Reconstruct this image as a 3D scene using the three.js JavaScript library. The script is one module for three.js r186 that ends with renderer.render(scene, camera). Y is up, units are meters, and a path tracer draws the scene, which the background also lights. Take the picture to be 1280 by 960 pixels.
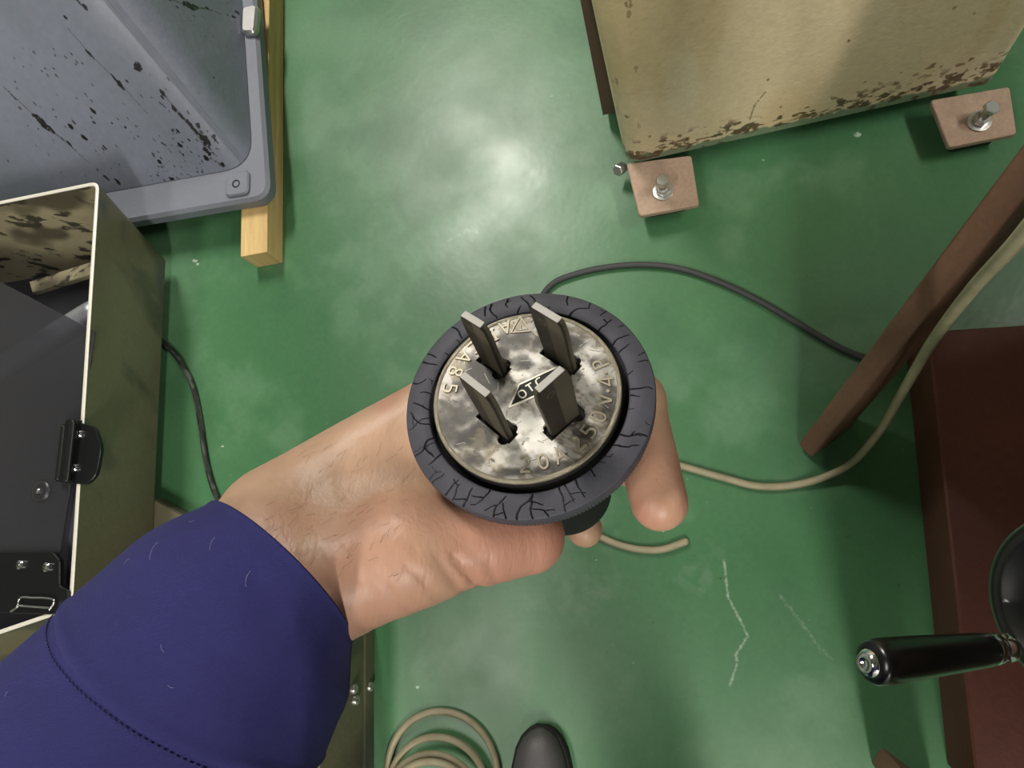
import * as THREE from 'three';
import { RectAreaLightUniformsLib } from 'three/addons/lights/RectAreaLightUniformsLib.js';
import { RoundedBoxGeometry } from 'three/addons/geometries/RoundedBoxGeometry.js';
import { TextGeometry } from 'three/addons/geometries/TextGeometry.js';
import { FontLoader } from 'three/addons/loaders/FontLoader.js';
import { mergeGeometries, mergeVertices } from 'three/addons/utils/BufferGeometryUtils.js';

// ---------------------------------------------------------------- camera, exposure, light
const F = 900, EYE = [0, 1.3, 0], NADIR = [860, 680];          // focal length in pixels of a 1280 x 960 frame, and where straight down falls
const scene = new THREE.Scene();
const renderer = new THREE.WebGLRenderer({ antialias: true });
renderer.toneMapping = THREE.LinearToneMapping;
renderer.toneMappingExposure = 1.2;
renderer.shadowMap.enabled = true;
RectAreaLightUniformsLib.init();
scene.background = new THREE.Color(0x000000);

const v3 = (x, y, z) => new THREE.Vector3(x, y, z);
const C = v3(...EYE);
const UP = v3(-(NADIR[0] - 640), NADIR[1] - 480, F).normalize();   // world axes seen in the camera's own frame
const BX = v3(1, 0, 0).addScaledVector(UP, -UP.x).normalize();
const BZ = BX.clone().cross(UP);
const dirW = (v) => v3(v.dot(BX), v.dot(UP), v.dot(BZ));
const ray = (px, py) => dirW(v3(px - 640, 480 - py, -F));
const at = (px, py, d) => C.clone().addScaledVector(ray(px, py), d / F);
const onY = (px, py, h = 0) => { const r = ray(px, py); return C.clone().addScaledVector(r, (h - C.y) / r.y); };
const onPlane = (px, py, p0, n) => { const r = ray(px, py); return C.clone().addScaledVector(r, p0.clone().sub(C).dot(n) / r.dot(n)); };

const camera = new THREE.PerspectiveCamera(2 * Math.atan(480 / F) * 180 / Math.PI, 4 / 3, 0.02, 60);
camera.position.copy(C);
camera.up.copy(dirW(v3(0, 1, 0)));
camera.lookAt(C.clone().add(dirW(v3(0, 0, -1))));
camera.updateMatrixWorld();

const ROOM = { x0: -3.4, x1: 3.4, z0: -3.8, z1: 3.2, h: 3.0 };
// fluorescent fittings: [x, z, length along z, watts-like radiance]
const LAMPS = [[-1.1, -2.4, 1.25, 68], [-1.1, 0.95, 1.25, 16], [2.2, -0.45, 1.25, 48], [0.45, 2.35, 1.25, 74]];

// ---------------------------------------------------------------- helpers
let seed = 7;
const rnd = () => { seed = (seed + 0x6d2b79f5) | 0; let t = Math.imul(seed ^ (seed >>> 15), 1 | seed); t = (t + Math.imul(t ^ (t >>> 7), 61 | t)) ^ t; return ((t ^ (t >>> 14)) >>> 0) / 4294967296; };
const rr = (a, b) => a + (b - a) * rnd();
const hash2 = (x, y) => { let h = Math.imul(x | 0, 374761393) + Math.imul(y | 0, 668265263); h = Math.imul(h ^ (h >>> 13), 1274126177); return ((h ^ (h >>> 16)) >>> 0) / 4294967296; };
const fade = (t) => t * t * (3 - 2 * t);
function noise(x, y) {
  const xi = Math.floor(x), yi = Math.floor(y), u = fade(x - xi), v = fade(y - yi);
  const a = hash2(xi, yi), b = hash2(xi + 1, yi), c = hash2(xi, yi + 1), d = hash2(xi + 1, yi + 1);
  return a + (b - a) * u + (c - a) * v + (a - b - c + d) * u * v;
}
const fbm = (x, y, o = 4) => { let s = 0, a = 0.5, n = 0; for (let i = 0; i < o; i++) { s += a * noise(x, y); n += a; a *= 0.5; x = x * 2.03 + 17.1; y = y * 2.03 + 5.7; } return s / n; };
const clamp = (x, a = 0, b = 1) => Math.min(b, Math.max(a, x));
const step = (a, b, x) => fade(clamp((x - a) / (b - a)));
const mix = (a, b, t) => a + (b - a) * t;
const mix3 = (a, b, t) => [mix(a[0], b[0], t), mix(a[1], b[1], t), mix(a[2], b[2], t)];
const hex = (h) => [(h >> 16 & 255) / 255, (h >> 8 & 255) / 255, (h & 255) / 255];

class Paint {                                                     // a colour map drawn pixel by pixel in sRGB; u to the right, v up, both in metres
  constructor(w, h, mw, mh, u0 = 0, v0 = 0) { Object.assign(this, { w, h, mw, mh, u0, v0, d: new Float32Array(w * h * 3) }); }
  fill(fn) { for (let j = 0; j < this.h; j++) for (let i = 0; i < this.w; i++) { const c = fn(this.u0 + (i + 0.5) / this.w * this.mw, this.v0 + (j + 0.5) / this.h * this.mh), k = (j * this.w + i) * 3; this.d[k] = c[0]; this.d[k + 1] = c[1]; this.d[k + 2] = c[2]; } return this; }
  blot(u, v, ru, rv, col, alpha = 1, turn = 0, rough = 0.5, freq = 60, soft = 0.25) {
    const R = Math.max(ru, rv) * 1.6, sx = this.w / this.mw, sy = this.h / this.mh, ca = Math.cos(turn), sa = Math.sin(turn);
    for (let j = Math.max(0, Math.floor((v - R - this.v0) * sy)); j < Math.min(this.h, (v + R - this.v0) * sy); j++)
      for (let i = Math.max(0, Math.floor((u - R - this.u0) * sx)); i < Math.min(this.w, (u + R - this.u0) * sx); i++) {
        const x = this.u0 + (i + 0.5) / sx - u, y = this.v0 + (j + 0.5) / sy - v, p = (x * ca + y * sa) / ru, q = (-x * sa + y * ca) / rv;
        const r = Math.hypot(p, q) + rough * (fbm((x + u) * freq, (y + v) * freq, 3) - 0.5) * 2, t = alpha * (1 - step(1 - soft, 1.0, r)), k = (j * this.w + i) * 3;
        if (t > 0) for (let c = 0; c < 3; c++) this.d[k + c] = mix(this.d[k + c], col[c], t);
      }
    return this;
  }
  line(pts, width, col, alpha = 1, jitter = 0) { for (let k = 0; k + 1 < pts.length; k++) { const [a, b] = [pts[k], pts[k + 1]], L = Math.hypot(b[0] - a[0], b[1] - a[1]), n = Math.max(2, Math.ceil(L / (width * 0.5))); for (let i = 0; i < n; i++) { const t = i / n, w = width * rr(0.5, 1.1); if (rnd() > 0.12) this.blot(mix(a[0], b[0], t) + rr(-1, 1) * jitter, mix(a[1], b[1], t) + rr(-1, 1) * jitter, w, w, col, alpha * rr(0.4, 1), 0, 0.3, 200); } } return this; }
  tex(wrap = THREE.RepeatWrapping, srgb = true) {
    const o = new Uint8Array(this.w * this.h * 4);
    for (let i = 0; i < this.w * this.h; i++) { for (let c = 0; c < 3; c++) o[i * 4 + c] = Math.round(clamp(this.d[i * 3 + c]) * 255); o[i * 4 + 3] = 255; }
    const t = new THREE.DataTexture(o, this.w, this.h); t.magFilter = t.minFilter = THREE.LinearFilter; t.wrapS = t.wrapT = wrap; if (srgb) t.colorSpace = THREE.SRGBColorSpace;
    t.repeat.set(1 / this.mw, 1 / this.mh); t.offset.set(-this.u0 / this.mw, -this.v0 / this.mh); t.needsUpdate = true; return t;   // uv come in metres
  }
}
const grey = (w, mw, fn, h = w, mh = mw) => new Paint(w, h, mw, mh).fill((u, v) => { const g = fn(u, v); return [g, g, g]; }).tex(THREE.RepeatWrapping, false);
const tileable = (fn, m) => (u, v) => { const a = u / m, b = v / m, s = (x) => fade(clamp((x - 0.8) / 0.2)); const f = (p, q) => fn(p * m, q * m); return mix(mix(f(a, b), f(a - 1, b), s(a)), mix(f(a, b - 1), f(a - 1, b - 1), s(a)), s(b)); };

const used = new Map();
const numbered = (n) => { const k = used.get(n) || 0; used.set(n, k + 1); return k ? n + '_' + String(k).padStart(3, '0') : n; };
const shade = (m) => { m.castShadow = m.receiveShadow = true; return m; };
function thing(name, label, category, pos = v3(0, 0, 0), group) { const g = new THREE.Group(); g.name = numbered(name); g.position.copy(pos); g.userData = { label, category }; if (group) g.userData.group = group; scene.add(g); return g; }
function worldPart(name, geo, mat, parent, label) {                   // geometry given in world space; parents are only translated
  const o = v3(0, 0, 0); for (let p = parent; p && p !== scene; p = p.parent) o.add(p.position);
  geo.translate(-o.x, -o.y, -o.z); const m = shade(new THREE.Mesh(geo, mat)); m.name = numbered(name); if (label) m.userData.label = label; parent.add(m); return m;
}
function localPart(name, geo, mat, parent, label) { const m = shade(new THREE.Mesh(geo, mat)); m.name = numbered(name); if (label) m.userData.label = label; parent.add(m); return m; }
function struct(name, geo, mat) { const m = shade(new THREE.Mesh(geo, mat)); m.name = name; m.userData = { kind: 'structure' }; scene.add(m); return m; }
function single(name, label, category, geo, mat, group) { geo.computeBoundingBox(); const c = geo.boundingBox.getCenter(v3(0, 0, 0)); c.y = geo.boundingBox.min.y; geo.translate(-c.x, -c.y, -c.z); const m = shade(new THREE.Mesh(geo, mat)); m.position.copy(c); m.name = numbered(name); m.userData = { label, category }; if (group) m.userData.group = group; scene.add(m); return m; }

function grid(rows, closed = true, capA = false, capB = false, uv = null) {   // rows: arrays of Vector3, same length
  const n = rows[0].length, m = n + (closed ? 1 : 0), P = [], U = [], I = [];
  rows.forEach((r, j) => { let s = 0; for (let i = 0; i < m; i++) { const p = r[i % n]; if (i) s += p.distanceTo(r[(i - 1) % n]); P.push(p.x, p.y, p.z); if (uv) U.push(...uv(i, j, s, p)); else U.push(s, j ? 0 : 0); } });
  if (!uv) { let L = 0; for (let j = 0; j < rows.length; j++) { if (j) L += rows[j][0].distanceTo(rows[j - 1][0]); for (let i = 0; i < m; i++) U[(j * m + i) * 2 + 1] = L; } }
  for (let j = 0; j + 1 < rows.length; j++) for (let i = 0; i + 1 < m; i++) { const a = j * m + i, b = a + 1, c = a + m, d = c + 1; I.push(a, b, d, a, d, c); }
  const cap = (j, flip) => { const k = P.length / 3, c = v3(0, 0, 0); rows[j].forEach((p) => c.addScaledVector(p, 1 / n)); for (let i = 0; i < m; i++) { const p = rows[j][i % n]; P.push(p.x, p.y, p.z); U.push(p.x, p.z); } P.push(c.x, c.y, c.z); U.push(c.x, c.z); for (let i = 0; i + 1 < m; i++) flip ? I.push(k + i + 1, k + i, k + m) : I.push(k + i, k + i + 1, k + m); };
  if (capA) cap(0, true); if (capB) cap(rows.length - 1, false);
  const g = new THREE.BufferGeometry(); g.setAttribute('position', new THREE.Float32BufferAttribute(P, 3)); g.setAttribute('uv', new THREE.Float32BufferAttribute(U, 2)); g.setIndex(I); g.computeVertexNormals();
  if (closed) { const N = g.attributes.normal; for (let j = 0; j < rows.length; j++) { const a = j * m, b = a + m - 1, s = v3(N.getX(a) + N.getX(b), N.getY(a) + N.getY(b), N.getZ(a) + N.getZ(b)).normalize(); N.setXYZ(a, s.x, s.y, s.z); N.setXYZ(b, s.x, s.y, s.z); } }
  return g;
}
const area2 = (P) => P.reduce((s, p, i) => { const q = P[(i + 1) % P.length]; return s + p[0] * q[1] - q[0] * p[1]; }, 0);
function roundPoly(P, R, seg = 5) {                                  // outline of [x, z] corners with rounded corners; R a number or one per corner
  const out = [], n = P.length;
  for (let i = 0; i < n; i++) {
    const r = Array.isArray(R) ? R[i] : R, p = P[i], a = P[(i + n - 1) % n], b = P[(i + 1) % n];
    if (!r) { out.push(p); continue; }
    const d = (q) => { const l = Math.hypot(q[0] - p[0], q[1] - p[1]); return [(q[0] - p[0]) / l, (q[1] - p[1]) / l]; }, A = d(a), B = d(b);
    const s = [p[0] + A[0] * r, p[1] + A[1] * r], e = [p[0] + B[0] * r, p[1] + B[1] * r];
    for (let k = 0; k <= seg; k++) { const t = k / seg, u = 1 - t; out.push([u * u * s[0] + 2 * u * t * p[0] + t * t * e[0], u * u * s[1] + 2 * u * t * p[1] + t * t * e[1]]); }
  }
  return out;
}
function inset(P, d) { const n = P.length, s = area2(P) > 0 ? 1 : -1; return P.map((p, i) => { const a = P[(i + n - 1) % n], b = P[(i + 1) % n], e = [p[0] - a[0], p[1] - a[1]], f = [b[0] - p[0], b[1] - p[1]], l = Math.hypot(...e) || 1, m = Math.hypot(...f) || 1; const nx = -(e[1] / l + f[1] / m), nz = e[0] / l + f[0] / m, q = Math.hypot(nx, nz) || 1; return [p[0] + nx / q * d * s, p[1] + nz / q * d * s]; }); }
function prism(P, y0, y1, bev = 0.003, top = null, levels = 1) {     // upright loft from outline P to outline top
  if (area2(P) > 0) { P = P.slice().reverse(); if (top) top = top.slice().reverse(); }
  top = top || P; const rows = [];
  const ring = (Q, y) => rows.push(Q.map(([x, z]) => v3(x, y, z)));
  if (bev) ring(inset(P, bev), y0);
  for (let k = 0; k <= levels; k++) { const t = k / levels; ring(P.map((p, i) => [mix(p[0], top[i][0], t), mix(p[1], top[i][1], t)]), mix(y0 + bev, y1 - bev, t)); }
  if (bev) ring(inset(top, bev), y1);
  const g = grid(rows, true, true, true, (i, j, s, p) => [s, p.y]);
  return crease(g, 0.6);
}
function crease(g, angle) {                                           // hard edges where faces meet at more than the angle
  const a = g.index ? g.toNonIndexed() : g, p = a.attributes.position, n = p.count, F = [], V = new Map();
  const A = v3(), B = v3(), D = v3();
  for (let t = 0; t < n; t += 3) { A.fromBufferAttribute(p, t); B.fromBufferAttribute(p, t + 1).sub(A); D.fromBufferAttribute(p, t + 2).sub(A); F.push(B.clone().cross(D)); }
  const key = (i) => Math.round(p.getX(i) * 1e5) + ',' + Math.round(p.getY(i) * 1e5) + ',' + Math.round(p.getZ(i) * 1e5);
  for (let i = 0; i < n; i++) { const k = key(i); if (!V.has(k)) V.set(k, []); V.get(k).push(i); }
  const N = new Float32Array(n * 3), c = Math.cos(angle);
  for (let i = 0; i < n; i++) { const f = F[Math.floor(i / 3)], fl = f.length() || 1, s = v3(0, 0, 0); for (const j of V.get(key(i))) { const q = F[Math.floor(j / 3)]; if (q.dot(f) >= c * fl * q.length()) s.add(q); } s.normalize(); N.set([s.x, s.y, s.z], i * 3); }
  a.setAttribute('normal', new THREE.BufferAttribute(N, 3)); return a;
}
function bar(p, q, w, t, up = v3(0, 1, 0), r = 0.003) {                // rounded bar between two points
  const d = q.clone().sub(p), L = d.length(), g = new RoundedBoxGeometry(w, t, L, 2, r), z = d.normalize(), x = up.clone().cross(z).normalize(), y = z.clone().cross(x);
  const uv = g.attributes.uv, P = g.attributes.position, N = g.attributes.normal;
  for (let i = 0; i < uv.count; i++) uv.setXY(i, Math.abs(N.getX(i)) > 0.7 ? P.getY(i) + 0.3 : P.getX(i), P.getZ(i));
  g.applyMatrix4(new THREE.Matrix4().makeBasis(x, y, z).setPosition(p.clone().add(q).multiplyScalar(0.5))); return g;
}
function tube(pts, r, seg = 120, rad = 10, closedEnds = true) {
  const curve = new THREE.CatmullRomCurve3(pts, false, 'centripetal'), g = new THREE.TubeGeometry(curve, seg, r, rad), L = curve.getLength(), uv = g.attributes.uv;
  for (let i = 0; i < uv.count; i++) uv.setXY(i, uv.getX(i) * L, uv.getY(i) * 2 * Math.PI * r);
  if (!closedEnds) return g;
  const out = [g]; for (const [t, e] of [[0, pts[0]], [1, pts[pts.length - 1]]]) { const s = new THREE.SphereGeometry(r, rad, 6); s.translate(e.x, e.y, e.z); out.push(s); } return mergeGeometries(out);
}
const lathe = (prof, seg = 32) => new THREE.LatheGeometry(prof.map(([r, y]) => new THREE.Vector2(Math.max(r, 1e-5), y)), seg);
function axisOf(g, p, d) { g.applyQuaternion(new THREE.Quaternion().setFromUnitVectors(v3(0, 1, 0), d.clone().normalize())); g.translate(p.x, p.y, p.z); return g; }   // a lathe along +y moved onto an axis
const screwHead = (r, h) => crease(lathe([[0, h * 0.55], [r * 0.18, h * 0.5], [r * 0.22, h * 0.95], [r * 0.6, h], [r * 0.92, h * 0.7], [r, 0.2 * h], [r, -h * 0.3]], 20).toNonIndexed(), 0.7);
const hexPrism = (r, y0, y1) => crease(lathe([[0, y0], [r * 0.9, y0], [r, y0 + r * 0.1], [r, y1 - r * 0.1], [r * 0.88, y1], [0, y1]], 6).toNonIndexed(), 0.4);

// ---------------------------------------------------------------- materials
const std = (o) => new THREE.MeshStandardMaterial(o), phy = (o) => new THREE.MeshPhysicalMaterial(o);
const fineBump = grey(256, 0.2, tileable((u, v) => 0.6 * fbm(u * 60, v * 60, 3) + 0.4 * fbm(u * 260, v * 260, 2), 0.2));
const leatherBump = grey(256, 0.06, tileable((u, v) => fbm(u * 700, v * 700, 3), 0.06));
const M = {
  galvanised: std({ color: 0xc9c9c6, metalness: 0.9, roughness: 0.33 }),
  chrome: std({ color: 0xe4e4e6, metalness: 1, roughness: 0.12 }),
  bareSteel: std({ color: 0xe6e2d6, metalness: 0.25, roughness: 0.45, bumpMap: fineBump, bumpScale: 0.0003 }),
  blackSteel: std({ color: 0x17191a, metalness: 0.3, roughness: 0.35 }),
  blackPlastic: phy({ color: 0x0b0b0c, roughness: 0.28, clearcoat: 0.4, clearcoatRoughness: 0.2 }),
  darkRubber: std({ color: 0x1a1a1c, roughness: 0.7 }),
};

// ---------------------------------------------------------------- room
const white = std({ color: 0xa2a29c, roughness: 0.9 });
{
  const { x0, x1, z0, z1, h } = ROOM;
  const slab = (name, a, b, m) => { const g = new THREE.BoxGeometry(b[0] - a[0], b[1] - a[1], b[2] - a[2]); g.translate((a[0] + b[0]) / 2, (a[1] + b[1]) / 2, (a[2] + b[2]) / 2); return struct(name, g, m); };
  const fm = new Paint(2048, 1536, 3.2, 2.4, -2.0, -1.75);        // floor colours around the machines, u = x, v = z
  fm.fill((u, v) => {
    const big = fbm(u * 1.7 + 3, v * 1.7, 3), mid = fbm(u * 9, v * 9 + 4, 4), fine = fbm(u * 160, v * 160, 2);
    let c = mix3([0.265, 0.44, 0.295], [0.32, 0.49, 0.345], step(0.3, 0.7, big));
    c = mix3(c, [0.40, 0.54, 0.42], 0.45 * step(0.52, 0.75, mid));
    c = mix3(c, [0.22, 0.38, 0.26], 0.4 * step(0.55, 0.8, fbm(u * 6 + 9, v * 6, 4)));
    const k = 0.965 + 0.07 * fine; return [c[0] * k, c[1] * k, c[2] * k];
  });
  const f2 = (px, py) => { const p = onY(px, py); return [p.x, p.z]; };
  const dust = [0.46, 0.54, 0.47];
  for (let i = 0; i < 60; i++) { const [u, v] = f2(rr(610, 780), rr(650, 760)); fm.blot(u, v, rr(0.006, 0.03), rr(0.004, 0.018), dust, rr(0.04, 0.14), rr(0, 3), 0.9, 90); }
  for (let i = 0; i < 14; i++) { const [u, v] = f2(rr(850, 905), rr(690, 740)); fm.blot(u, v, rr(0.006, 0.03), rr(0.004, 0.012), [0.44, 0.52, 0.46], rr(0.05, 0.16), rr(0, 3), 0.9, 120); }
  for (let i = 0; i < 30; i++) { const [u, v] = f2(rr(380, 720), rr(60, 320)); fm.blot(u, v, rr(0.02, 0.09), rr(0.02, 0.06), [0.37, 0.54, 0.42], rr(0.05, 0.16), rr(0, 3), 0.9, 40); }
  for (let i = 0; i < 18; i++) { const [u, v] = f2(rr(560, 700), rr(90, 300)); fm.blot(u, v, rr(0.02, 0.07), rr(0.02, 0.05), [0.42, 0.57, 0.46], rr(0.05, 0.18), rr(0, 3), 0.9, 40); }
  const scratch = [0.62, 0.67, 0.62];
  fm.line([[905, 700], [910, 746], [925, 775], [935, 795], [920, 818], [922, 828], [912, 858]].map(([a, b]) => f2(a, b)), 0.0026, scratch, 0.55, 0.001);
  fm.line([[975, 745], [1000, 775], [1022, 806], [1042, 826]].map(([a, b]) => f2(a, b)), 0.003, [0.5, 0.57, 0.5], 0.35, 0.002);
  fm.line([[560, 300], [585, 288], [600, 290]].map(([a, b]) => f2(a, b)), 0.003, [0.5, 0.64, 0.54], 0.4, 0.003);
  for (const [x, y, r] of [[243, 326, 5], [247, 330, 3], [954, 200, 2], [1073, 168, 5], [278, 558, 2], [522, 859, 2.5], [829, 664, 2], [745, 700, 1.5], [1000, 120, 2], [690, 120, 2]]) fm.blot(...f2(x, y), r * 0.0014, r * 0.001, [0.72, 0.78, 0.72], 0.9, 0, 0.6, 300);
  for (let i = 0; i < 90; i++) { const [u, v] = f2(rr(200, 1150), rr(20, 940)); const r = rr(0.0008, 0.002); fm.blot(u, v, r, r, rnd() < 0.6 ? [0.6, 0.7, 0.62] : [0.12, 0.2, 0.14], rr(0.2, 0.7), 0, 0.5, 300); }
  const floorMat = phy({ map: fm.tex(THREE.MirroredRepeatWrapping), roughness: 0.48, roughnessMap: grey(512, 1.3, tileable((u, v) => 0.75 + 0.5 * (fbm(u * 7, v * 7, 4) - 0.5), 1.3)), bumpMap: grey(512, 0.9, tileable((u, v) => 0.7 * fbm(u * 14, v * 14, 3) + 0.3 * fbm(u * 110, v * 110, 2), 0.9)), bumpScale: 0.0004, specularIntensity: 1 });
  const fl = slab('floor', [x0 - 0.2, -0.15, z0 - 0.2], [x1 + 0.2, 0, z1 + 0.2], floorMat);
  { const g = fl.geometry, p = g.attributes.position, uv = g.attributes.uv; for (let i = 0; i < uv.count; i++) uv.setXY(i, p.getX(i), p.getZ(i)); }
  slab('ceiling', [x0 - 0.2, h, z0 - 0.2], [x1 + 0.2, h + 0.15, z1 + 0.2], std({ color: 0x9c9c96, roughness: 0.95 }));
  slab('wall_north', [x0 - 0.2, 0, z0 - 0.2], [x1 + 0.2, h, z0], white);
  slab('wall_south', [x0 - 0.2, 0, z1], [x1 + 0.2, h, z1 + 0.2], white);
  slab('wall_west', [x0 - 0.2, 0, z0], [x0, h, z1], white);
  slab('wall_east', [x1, 0, z0], [x1 + 0.2, h, z1], white);
  const where = ['over the gap between the blue and the cream machine', 'over the olive metal box', 'to the right of the brown stand', 'behind the person in the navy jacket'];
  LAMPS.forEach(([x, z, L, I], i) => {
    const t = thing('ceiling_light', 'white fluorescent ceiling light ' + where[i], 'light', v3(x, h - 0.11, z));
    const hs = new RoundedBoxGeometry(0.34, 0.07, L + 0.06, 2, 0.012); hs.translate(0, 0.075, 0); localPart('housing', hs, std({ color: 0xd8d8d4, roughness: 0.6 }), t);
    const df = new RoundedBoxGeometry(0.3, 0.035, L, 2, 0.012); df.translate(0, 0.022, 0);
    localPart('diffuser', df, std({ color: 0xffffff, emissive: 0xfff9f0, emissiveIntensity: 4, roughness: 0.6 }), t);
    const l = new THREE.RectAreaLight(0xfff9f0, I, 0.28, L - 0.02); l.position.set(x, h - 0.115, z); l.rotation.x = -Math.PI / 2; l.name = 'tube_light'; scene.add(l);
  });
}

// ---------------------------------------------------------------- blue machine on a timber
const enamel = (base, dark, chips) => ({ base, dark, chips });
{
  const H0 = 0.062, H1 = 0.098;                                       // underside and top of the base flange
  const FR = onY(349, 256, H0), FL = onY(165, 287, H0), RB = onY(325, -60, H0);
  const e = FR.clone().sub(FL).setY(0).normalize(), n = RB.clone().sub(FR).setY(0).normalize();
  const q = (a, b) => { const p = FR.clone().addScaledVector(e, a).addScaledVector(n, b); return [p.x, p.z]; };
  const W = 1.3, D = 0.95;
  const t = thing('machine_column', 'scratched blue-grey enamelled machine with a flanged foot, resting on a timber', 'machine', v3(FR.x - 0.5, H0, FR.z - 0.4));
  const paint = new Paint(1024, 1024, 1.0, 1.0);
  paint.fill((u, v) => { const m = fbm(u * 4, v * 4, 4), f = fbm(u * 120, v * 120, 2); let c = mix3([0.485, 0.51, 0.57], [0.525, 0.545, 0.61], m); c = mix3(c, [0.44, 0.485, 0.515], 0.5 * step(0.55, 0.75, fbm(u * 7 + 3, v * 3, 3))); return c.map((x) => x * (0.97 + 0.06 * f)); });
  const flangeMat = std({ color: 0x797d88, roughness: 0.45, bumpMap: fineBump, bumpScale: 0.0006 });
  const fl = [q(-W, 0), q(0, 0), q(0, D), q(-W, D)];
  worldPart('base_flange', prism(roundPoly(fl, [0.02, 0.04, 0.02, 0.02], 8), H0, H1, 0.007), flangeMat, t);
  // body: front face leaning back, its right corner edge rising along the line seen in the photo
  const cA = onY(321, 208, H1), top = 0.95;
  const fx = cA.clone().sub(FR).dot(e), fz = cA.clone().sub(FR).dot(n);
  const cB = onY(-360, -720, top), dA = cB.clone().sub(FR), bx = dA.dot(e), bz = dA.dot(n);
  const foot = [q(-W + 0.03, fz), q(fx, fz), q(fx, D - 0.03), q(-W + 0.03, D - 0.03)], head = [q(-W + 0.1, bz), q(bx, bz), q(bx, D - 0.1), q(-W + 0.1, D - 0.1)];
  const R = [0.03, 0.07, 0.03, 0.03], RT = [0.03, 0.2, 0.03, 0.03];
  const body = prism(roundPoly(foot, R, 8), H1 - 0.002, top, 0.004, roundPoly(head, RT, 8), 10);
  // uv on the body: metres along the front and up the face
  { const p = body.attributes.position, N = body.attributes.normal, uv = body.attributes.uv, w = v3(); for (let i = 0; i < uv.count; i++) { w.fromBufferAttribute(p, i).sub(cA); const front = Math.abs(v3().fromBufferAttribute(N, i).dot(n)) > 0.6; uv.setXY(i, front ? w.dot(e) : 0.3 + w.dot(n), w.y); } }
  const fN = (() => { const u = v3(...[head[1][0] - foot[1][0], top - H1, head[1][1] - foot[1][1]]); return e.clone().cross(u).normalize(); })();
  const p0 = v3(foot[1][0], H1, foot[1][1]);
  const f = (px, py) => { const w = onPlane(px, py, p0, fN).sub(cA); return [((w.dot(e) % 1) + 1) % 1, w.y]; };
  const black = [0.09, 0.09, 0.10], brown = [0.26, 0.25, 0.25];
  const chip = (x, y, s, a = 1, k = black, el = 1) => { const [u, v] = f(x, y), [u2, v2] = f(x + 4, y + 4.4); const turn = Math.atan2(v2 - v, u2 - u); paint.blot(u, v, s * 0.0013 * el, s * 0.0011 / Math.sqrt(el), k, a, turn, 0.75, 220); };
  for (const [x, y, s, el] of [[171, 84, 6, 1], [112, 67, 4, 1.8], [142, 96, 3, 2.2], [149, 104, 5.5, 1.9], [45, 146, 5, 1.6], [54, 154, 8, 1.3], [64, 161, 4, 1.8], [86, 178, 3.5, 2], [17, 121, 3, 2.5], [203, 117, 4, 1.6], [218, 137, 4.5, 1.6], [226, 145, 3.5, 1.8], [236, 155, 4, 1.4], [243, 163, 5, 1.4], [252, 172, 5, 1.2], [259, 178, 7, 1], [258, 188, 5, 1], [248, 160, 4, 1], [268, 176, 4, 1], [258, 197, 5, 1.2], [262, 192, 4, 1], [219, 92, 3, 2], [106, 11, 3.5, 1.5], [82, 22, 3, 1.2], [97, 3, 3, 2], [278, 205, 3.5, 1], [89, 158, 4, 1], [105, 171, 4.5, 1.2], [117, 138, 4, 1.2], [200, 202, 4, 1], [215, 224, 4.5, 1], [147, 226, 4.5, 1.2], [133, 222, 3.5, 1.3], [225, 181, 3.5, 1.2], [310, 200, 6, 1.2], [305, 194, 4, 1.5]]) chip(x, y, s, 1, black, el);
  for (let i = 0; i < 130; i++) { const x = rr(10, 300), y = rr(60, 235); if (y < 20 + 0.4 * x) continue; chip(x, y, rr(0.8, 2.4), rr(0.4, 0.9), rnd() < 0.5 ? black : brown, rr(0.8, 1.8)); }
  for (let i = 0; i < 70; i++) chip(rr(190, 280), rr(160, 225), rr(0.8, 2.5), rr(0.4, 0.9), rnd() < 0.6 ? black : brown, 1.2);
  const scr = (pts, w, a) => paint.line(pts.map(([x, y]) => f(x, y)), w, brown, a, 0.0006);
  scr([[4, 108], [30, 132], [56, 156], [84, 178], [112, 204]], 0.0016, 0.55); scr([[84, 34], [112, 67], [150, 104], [185, 142]], 0.0012, 0.4); scr([[205, 120], [236, 155], [262, 192]], 0.0016, 0.5); scr([[150, 8], [190, 60], [222, 98], [250, 130]], 0.002, 0.3);
  const bodyMat = phy({ map: paint.tex(), roughness: 0.42, bumpMap: fineBump, bumpScale: 0.0008, clearcoat: 0.15, clearcoatRoughness: 0.4 });
  const b = worldPart('body', body, bodyMat, t);
  // raised edge bead on the right of the flange, corner lug and its screw
  const lug = onY(298, 232, H1), lug2 = onY(313, 32, H1);
  worldPart('corner_lug', prism(roundPoly([[lug.x - 0.024, lug.z - 0.028], [lug.x + 0.026, lug.z - 0.03], [lug.x + 0.03, lug.z + 0.024], [lug.x - 0.026, lug.z + 0.026]], 0.014, 5), H1 - 0.004, H1 + 0.008, 0.003), flangeMat, t, 'corner lug with a dark screw hole');
  worldPart('screw', axisOf(lathe([[0, -0.003], [0.004, -0.003], [0.0065, 0.0005], [0.0085, 0.0015], [0.0095, -0.004]], 18), v3(lug.x, H1 + 0.008, lug.z), v3(0, 1, 0)), M.blackSteel, t);
  worldPart('corner_lug', prism(roundPoly([[lug2.x - 0.016, lug2.z - 0.04], [lug2.x + 0.024, lug2.z - 0.04], [lug2.x + 0.024, lug2.z + 0.032], [lug2.x - 0.012, lug2.z + 0.028]], 0.014, 5), H1 - 0.004, H1 + 0.016, 0.005), M.galvanised, t, 'worn bright corner lug');
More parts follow.
